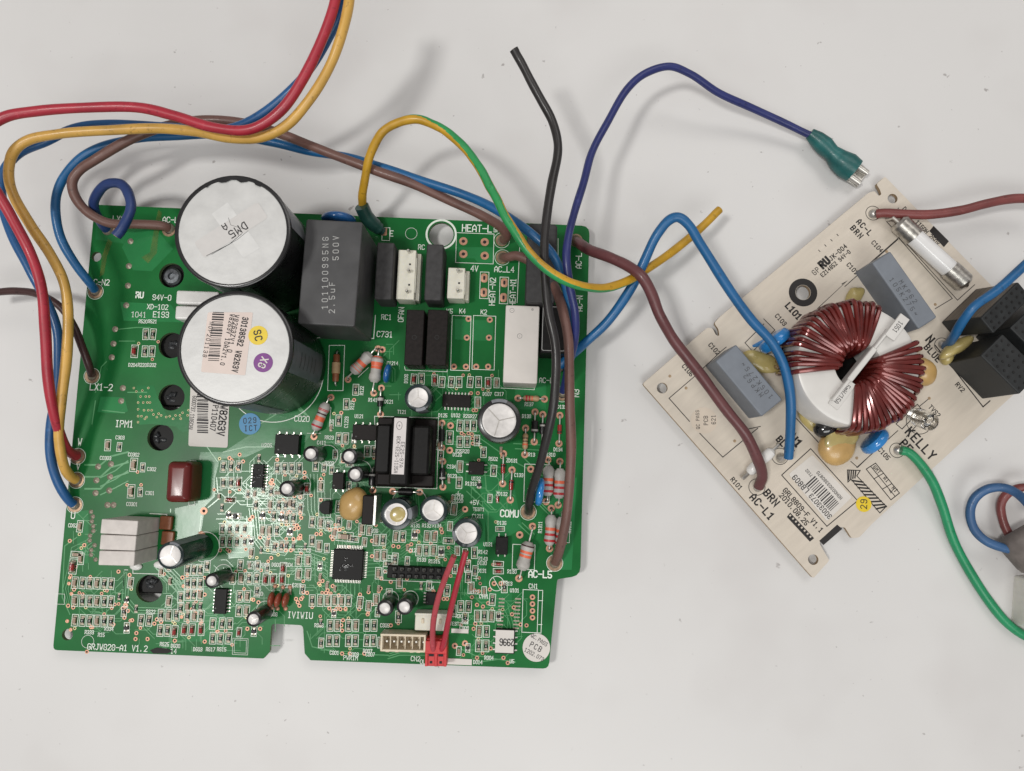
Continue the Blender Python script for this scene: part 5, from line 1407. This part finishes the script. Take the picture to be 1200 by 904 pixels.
wire('blue wire from hole U running behind the red and yellow wires', 'wire_blue', ((88,592,ZB),(80,586,9),(66,560,13),(58,526,15),(60,497,17),(66,462,19),(69,426,21),(67,388,23),(52,348,25),(34,314,27),(14,276,28),(3,238,28),(3,205,28),(22,180,28),(54,166,28),(86,151,28),(122,146,28),(166,147,28),(220,151,29),(264,152,32),(297,140,35),(330,117,38),(357,88,41),(385,45,45),(402,8,48),(407,-25,49)), 1.5, end_solder=(0,))
wire('blue wire from AC-N2 crossing the top edge of the green board', 'wire_azure', ((112,341,ZB),(106,333,10),(88,309,14),(70,276,17),(65,240,19),(72,213,20),(90,190,20),(117,173,20),(158,163,20),(205,160,20),(262,157,20),(318,167,20),(360,177,20),(405,184,20),(445,196,22),(492,211,24),(545,229,26),(583,247,29),(620,272,32),(647,298,32),(659,322,29),(666,350,26),(670,385,20),(668,420,12),(664,442,8.5)), 1.5, end_solder=(0,))
wire('long brown wire from behind the upper big capacitor to the HEAT-L corner', 'wire_brown', ((199,268,ZB),(192,265.5,8.5),(162,263,11),(126,261,15),(103,249,18),(88,231,21),(85,214,23),(94,199,24),(112,187,25),(154,163,25),(191,149,25),(237,141,24),(280,144,24),(323,155,24),(367,172,24),(402,186,24),(440,200,24),(480,214,24),(528,236,22),(566,253,19),(586,266,15),(594,277,11),(589,282,ZB)), 1.62, end_solder=(0,1))
wire('brown wire from AC_L4 through the dark box down to AC-L5', 'wire_brown', ((589,302,ZB),(594,301.5,10),(605,300,12),(618,305,13),(634,318,14.5),(648,334,23),(658,358,27),(665,390,28),(667,430,27),(668,480,25),(669,530,23),(667,575,20),(662,615,16),(655,648,11),(650,660,ZB)), 1.62, end_solder=(0,1))
wire('dark brown wire leaving LX1-2 towards the left edge', 'wire_umber', ((108,441,ZB),(105,432,10),(98,411,13),(86,382,15),(70,359,16),(44,345,16),(18,341,15),(-5,343,14),(-30,347,13)), 1.3, end_solder=(0,))
wire('short blue wire curled into a loop with its end cut off', 'wire_navy', ((126,270,ZB),(119,262,10),(112,250,14),(110,238,17),(116,224,21),(127,215.5,24),(139,215,26),(148,222,27),(153,236,28),(152,250,28.5),(145,265,29),(136,277,29)), 1.62, ends=(1,), end_solder=(0,))
wire('black wire standing up from COMU with its free end cut off', 'wire_black', ((619,600,ZB),(620,592,12),(625,568,18),(634,540,24),(642,508,29),(649,470,33),(652,433,35),(650,400,36),(643,365,37),(639,330,37.5),(638,290,38),(641,250,38),(647,215,37),(653,183,36),(653.5,165,36),(647,142,36),(634,117,37),(620,92,38),(609,70,39),(602,58,40)), 1.45, ends=(1,), end_solder=(0,))
def gy2(t, c, tg):
    side = tg.cross(Vector((0, 0, 1))); side = side.normalized() if side.length > 1e-3 else Vector((1, 0, 0))
    a = math.degrees(math.atan2(c.z, c.dot(side)))   # 0 = right of travel, 180 = left of travel
    ks = ((0, 260), (.2, 240), (.26, 190), (.32, 150), (.37, 130), (.47, 95), (.58, 60), (.63, 20), (.74, -5), (.8, -30), (.9, -70), (1, -90))
    v = -90
    for (k0, v0), (k1, v1) in zip(ks, ks[1:]):
        if k0 <= t <= k1: v = v0+(v1-v0)*(t-k0)/(k1-k0); break
    return abs((a-v+180) % 360-180) < 64
GYP = ((424.5,246,12),(425,228,20),(430,197,27),(440,167,32),(456,149,35),(484,140,37),(508,146,38),(530,160,39),(550,180,40),(566,204,41),(580,230,42),(596,260,43),(618,293,43),(642,317,42),(670,332,39),(700,338,34),(732,331,27),(768,309,21),(806,281,17),(843,246,14))
wire('yellow and green striped earth wire arching from terminal E across both wires', 'wire_gold', GYP, 1.42, ends=(1,), n=44, k=14, split=('wire_green', gy2))
wire('violet blue wire arching above the green board to the teal crimp', 'wire_violet', ((659,461,ZB),(662,448,11),(669,420,20),(674,392,26),(674,366,30),(668,338,33),(664,302,35),(667,272,34),(673,250,32),(683,217,29),(693,181,26),(711,145,24),(734,106,22),(757,86,21),(785,78,20),(809,87,18),(840,108,14),(880,126,10),(920,145,7),(952,160,5.5)), 1.32, end_solder=(0,))
wire('plum brown wire sagging from the green board to BRN on the cream board', 'wire_plum', ((674,282,ZB),(677,284,12),(690,293,18),(715,302,24),(736,312,27),(752,325,29),(764,345,28),(773,370,26),(786,393,23),(806,420,20),(830,452,18.5),(854,484,17.5),(874,510,16),(887,536,13),(893,558,8),(889,571,ZC+1)), 1.85, end_solder=(0,))
wire('bright blue wire bent in a sharp peak between the two boards', 'wire_azure', ((655,430,ZB+2),(668,418,11),(688,400,16),(713,376,19),(738,340,22),(755,307,25),(770,275,28),(782,260,29.5),(794,255,30),(807,264,29.5),(822,288,28),(848,330,26),(880,374,24),(905,403,22),(920,432,20),(926,465,18),(926.5,500,14),(924,537,9)), 1.62, ends=(1,), end_solder=(0,))
wire('rust red wire from AC-L of the cream board leaving at the right', 'wire_rust', ((1027,251,ZC+1.6),(1035,250,6.5),(1060,251,8),(1090,251.5,9.5),(1125,247,11),(1155,239,12),(1180,234,12),(1205,233,12),(1240,236,12)), 1.65)
wire('blue wire from N of the cream board passing over the black blocks', 'wire_azure', ((1108,406,ZC+1),(1112,402,10),(1119,393,18),(1129,375,24),(1141,360,27),(1165,343,28),(1190,321,28),(1215,298,28),(1240,278,28)), 1.5)
wire('green wire from PE sweeping down to the right edge', 'wire_pe', ((1056,528,ZC+2.4),(1064,530,6.5),(1076,541,7),(1092,563,6),(1104,593,4),(1117,632,2.2),(1134,666,1.9),(1157,702,1.9),(1182,732,1.9),(1210,750,1.9),(1240,760,1.9)), 1.6)
wire('steel blue wire looped through the grey ferrite at the right edge', 'wire_steelblue', ((1196,646,9),(1178,643,8.5),(1155,634,8),(1141,619,7),(1137,600,7),(1143,583,8),(1158,573,10),(1176,572,12),(1193,579,15),(1204,590,18),(1212,606,20)), 1.5)
wire('faded red wire looped behind the blue one at the ferrite', 'wire_rust', ((1194,640,6),(1184,628,4.5),(1175,610,3.5),(1173,594,3.5),(1179,580,4.5),(1192,573,6),(1210,572,8),(1228,580,10)), 1.45)
# teal crimp at the end of the violet wire
root = bpy.data.objects.new('crimp_terminal', None); b0 = P3(952, 160, 5.2); root.location = b0*S; COL.objects.link(root)
tag(root, 'teal insulated crimp terminal at the tip of the violet blue wire', 'terminal')
q = [P3(*p)-b0 for p in ((949,157,5.4),(957,163,5.2),(966,171,5.0),(974,179,5.0),(982,187,5.0),(992,194,5.0),(1001,200.5,5.0))]
mb = MB(); mb.tube(q, [2.1, 2.9, 3.4, 2.9, 3.9, 4.7, 4.3], 'shrink_teal', n=18); 
link(mb.mesh('insulating_sleeve', ang=60), 'insulating_sleeve', root)
d = (q[-1]-q[-3]); a = math.atan2(d.y, d.x)
mb = MB(); c_ = P3(1005, 205, 4)-b0
mb.box(c_.x, c_.y, c_.z-2.0, 5.4, 6.6, .8, 'tin', b=.15, rz=a)
for s in (-1, 1): mb.tube([c_+Vector((-math.sin(a)*s*2.4+math.cos(a)*t, math.cos(a)*s*2.4+math.sin(a)*t, .3)) for t in (-2.6, 0, 2.5)], [1.2, 1.25, 1.1], 'tin', n=10)
link(mb.mesh('metal_receptacle'), 'metal_receptacle', root)

# red plug with two short leads
root = bpy.data.objects.new('red_plug', None); b0 = P3(513, 760, ZB); root.location = b0*S; root.rotation_euler = (0, 0, R(-1)); COL.objects.link(root)
tag(root, 'red two-pin plug with two cut red leads on the lower edge of the green board', 'plug')
mb = MB(); kk = (H-13)/F
mb.box(0, 0, .1, 25*kk, 31*kk, 5.2, 'plug_red', b=.25); mb.box(0, 1.8, 5.0, 25*kk, 4.2, 1.4, 'plug_red', b=.2)
for s in (-1, 0, 1): mb.box(s*3.1, -2.2, 5.0, .9, 4.4, 1.0, 'plug_red', b=.12)
link(mb.mesh('housing'), 'housing', root)
mb = MB()
for s in (-1, 1): mb.box(s*1.55, -.8, 5.25, 1.6, 1.0, .2, 'hole'); mb.box(s*1.6, -3.2, 5.25, .9, .8, .12, 'hole')
link(mb.mesh('socket'), 'socket', root)
rotm = Matrix.Rotation(R(1), 3, 'Z')
for m_, pts in (('wire_pink', ((508,763,12),(507,750,15),(508,728,19),(514,700,24),(522,677,28),(532,652,32))), ('wire_red', ((517,763,12),(521,750,15),(526,725,19),(533,695,24),(540,668,27),(546,646,29)))):
    q = [rotm @ (P3(*p)-b0) for p in pts]; sp = spline(q, 8)
    mb = MB(); mb.tube(sp, .95, m_, n=12); o = link(mb.mesh('lead', ang=60), 'lead', root)
    d_ = (sp[-1]-sp[-2]).normalized(); mb = MB(); mb.tube([sp[-1]-d_*.4, sp[-1]+d_*.1], .5, 'copper', n=8); link(mb.mesh('copper_strand'), 'copper_strand', o)

# ferrite core and the white nylon part cut by the right edge
root = bpy.data.objects.new('ferrite_core', None); b0 = P3(1205, 642, 8); b0.z = 0; root.location = b0*S; COL.objects.link(root)
tag(root, 'dusty grey ferrite core with wires looped through, cut by the right edge', 'ferrite core')
mb = MB(); M = Matrix.Translation((0, 0, 8.6)) @ Matrix.Rotation(R(28), 4, 'Z') @ Matrix.Rotation(R(66), 4, 'X')
rs = []
for k in range(36):
    a = 2*math.pi*k/36
    rs.append([(r_*math.cos(a), r_*math.sin(a), z) for r_, z in ((3.2, -5), (3.6, -6.2), (4.6, -6.8), (6.0, -6.4), (7.2, -5.2), (7.6, -3.4), (7.6, 3.4), (7.2, 5.2), (6.0, 6.4), (4.6, 6.8), (3.6, 6.2), (3.2, 5))])
mb.rings(rs, 'ferrite', closed=True); mb.xf(M); link(mb.mesh('core_ring'), 'core_ring', root)
mb = MB(); mb.lathe([(3.15, -6.2), (3.15, 6.3)], 'ferrite_dark', n=20); mb.xf(M); link(mb.mesh('core_bore'), 'core_bore', root)
root = bpy.data.objects.new('nylon_housing', None); b0 = P3(1205, 705, 0); root.location = b0*S; COL.objects.link(root)
tag(root, 'white nylon housing below the ferrite core, cut by the right edge', 'housing')
mb = MB(); mb.rbox(0, 0, 0, 11, 17, 8.5, 'nylon', rc=1.2, rt=1.0, rz=R(-8)); link(mb.mesh('body'), 'body', root, wn=True)
mb = MB(); mb.box(1.5, 2, 8.45, 5, 6, .6, 'nylon', b=.2, rz=R(-8)); link(mb.mesh('latch'), 'latch', root)
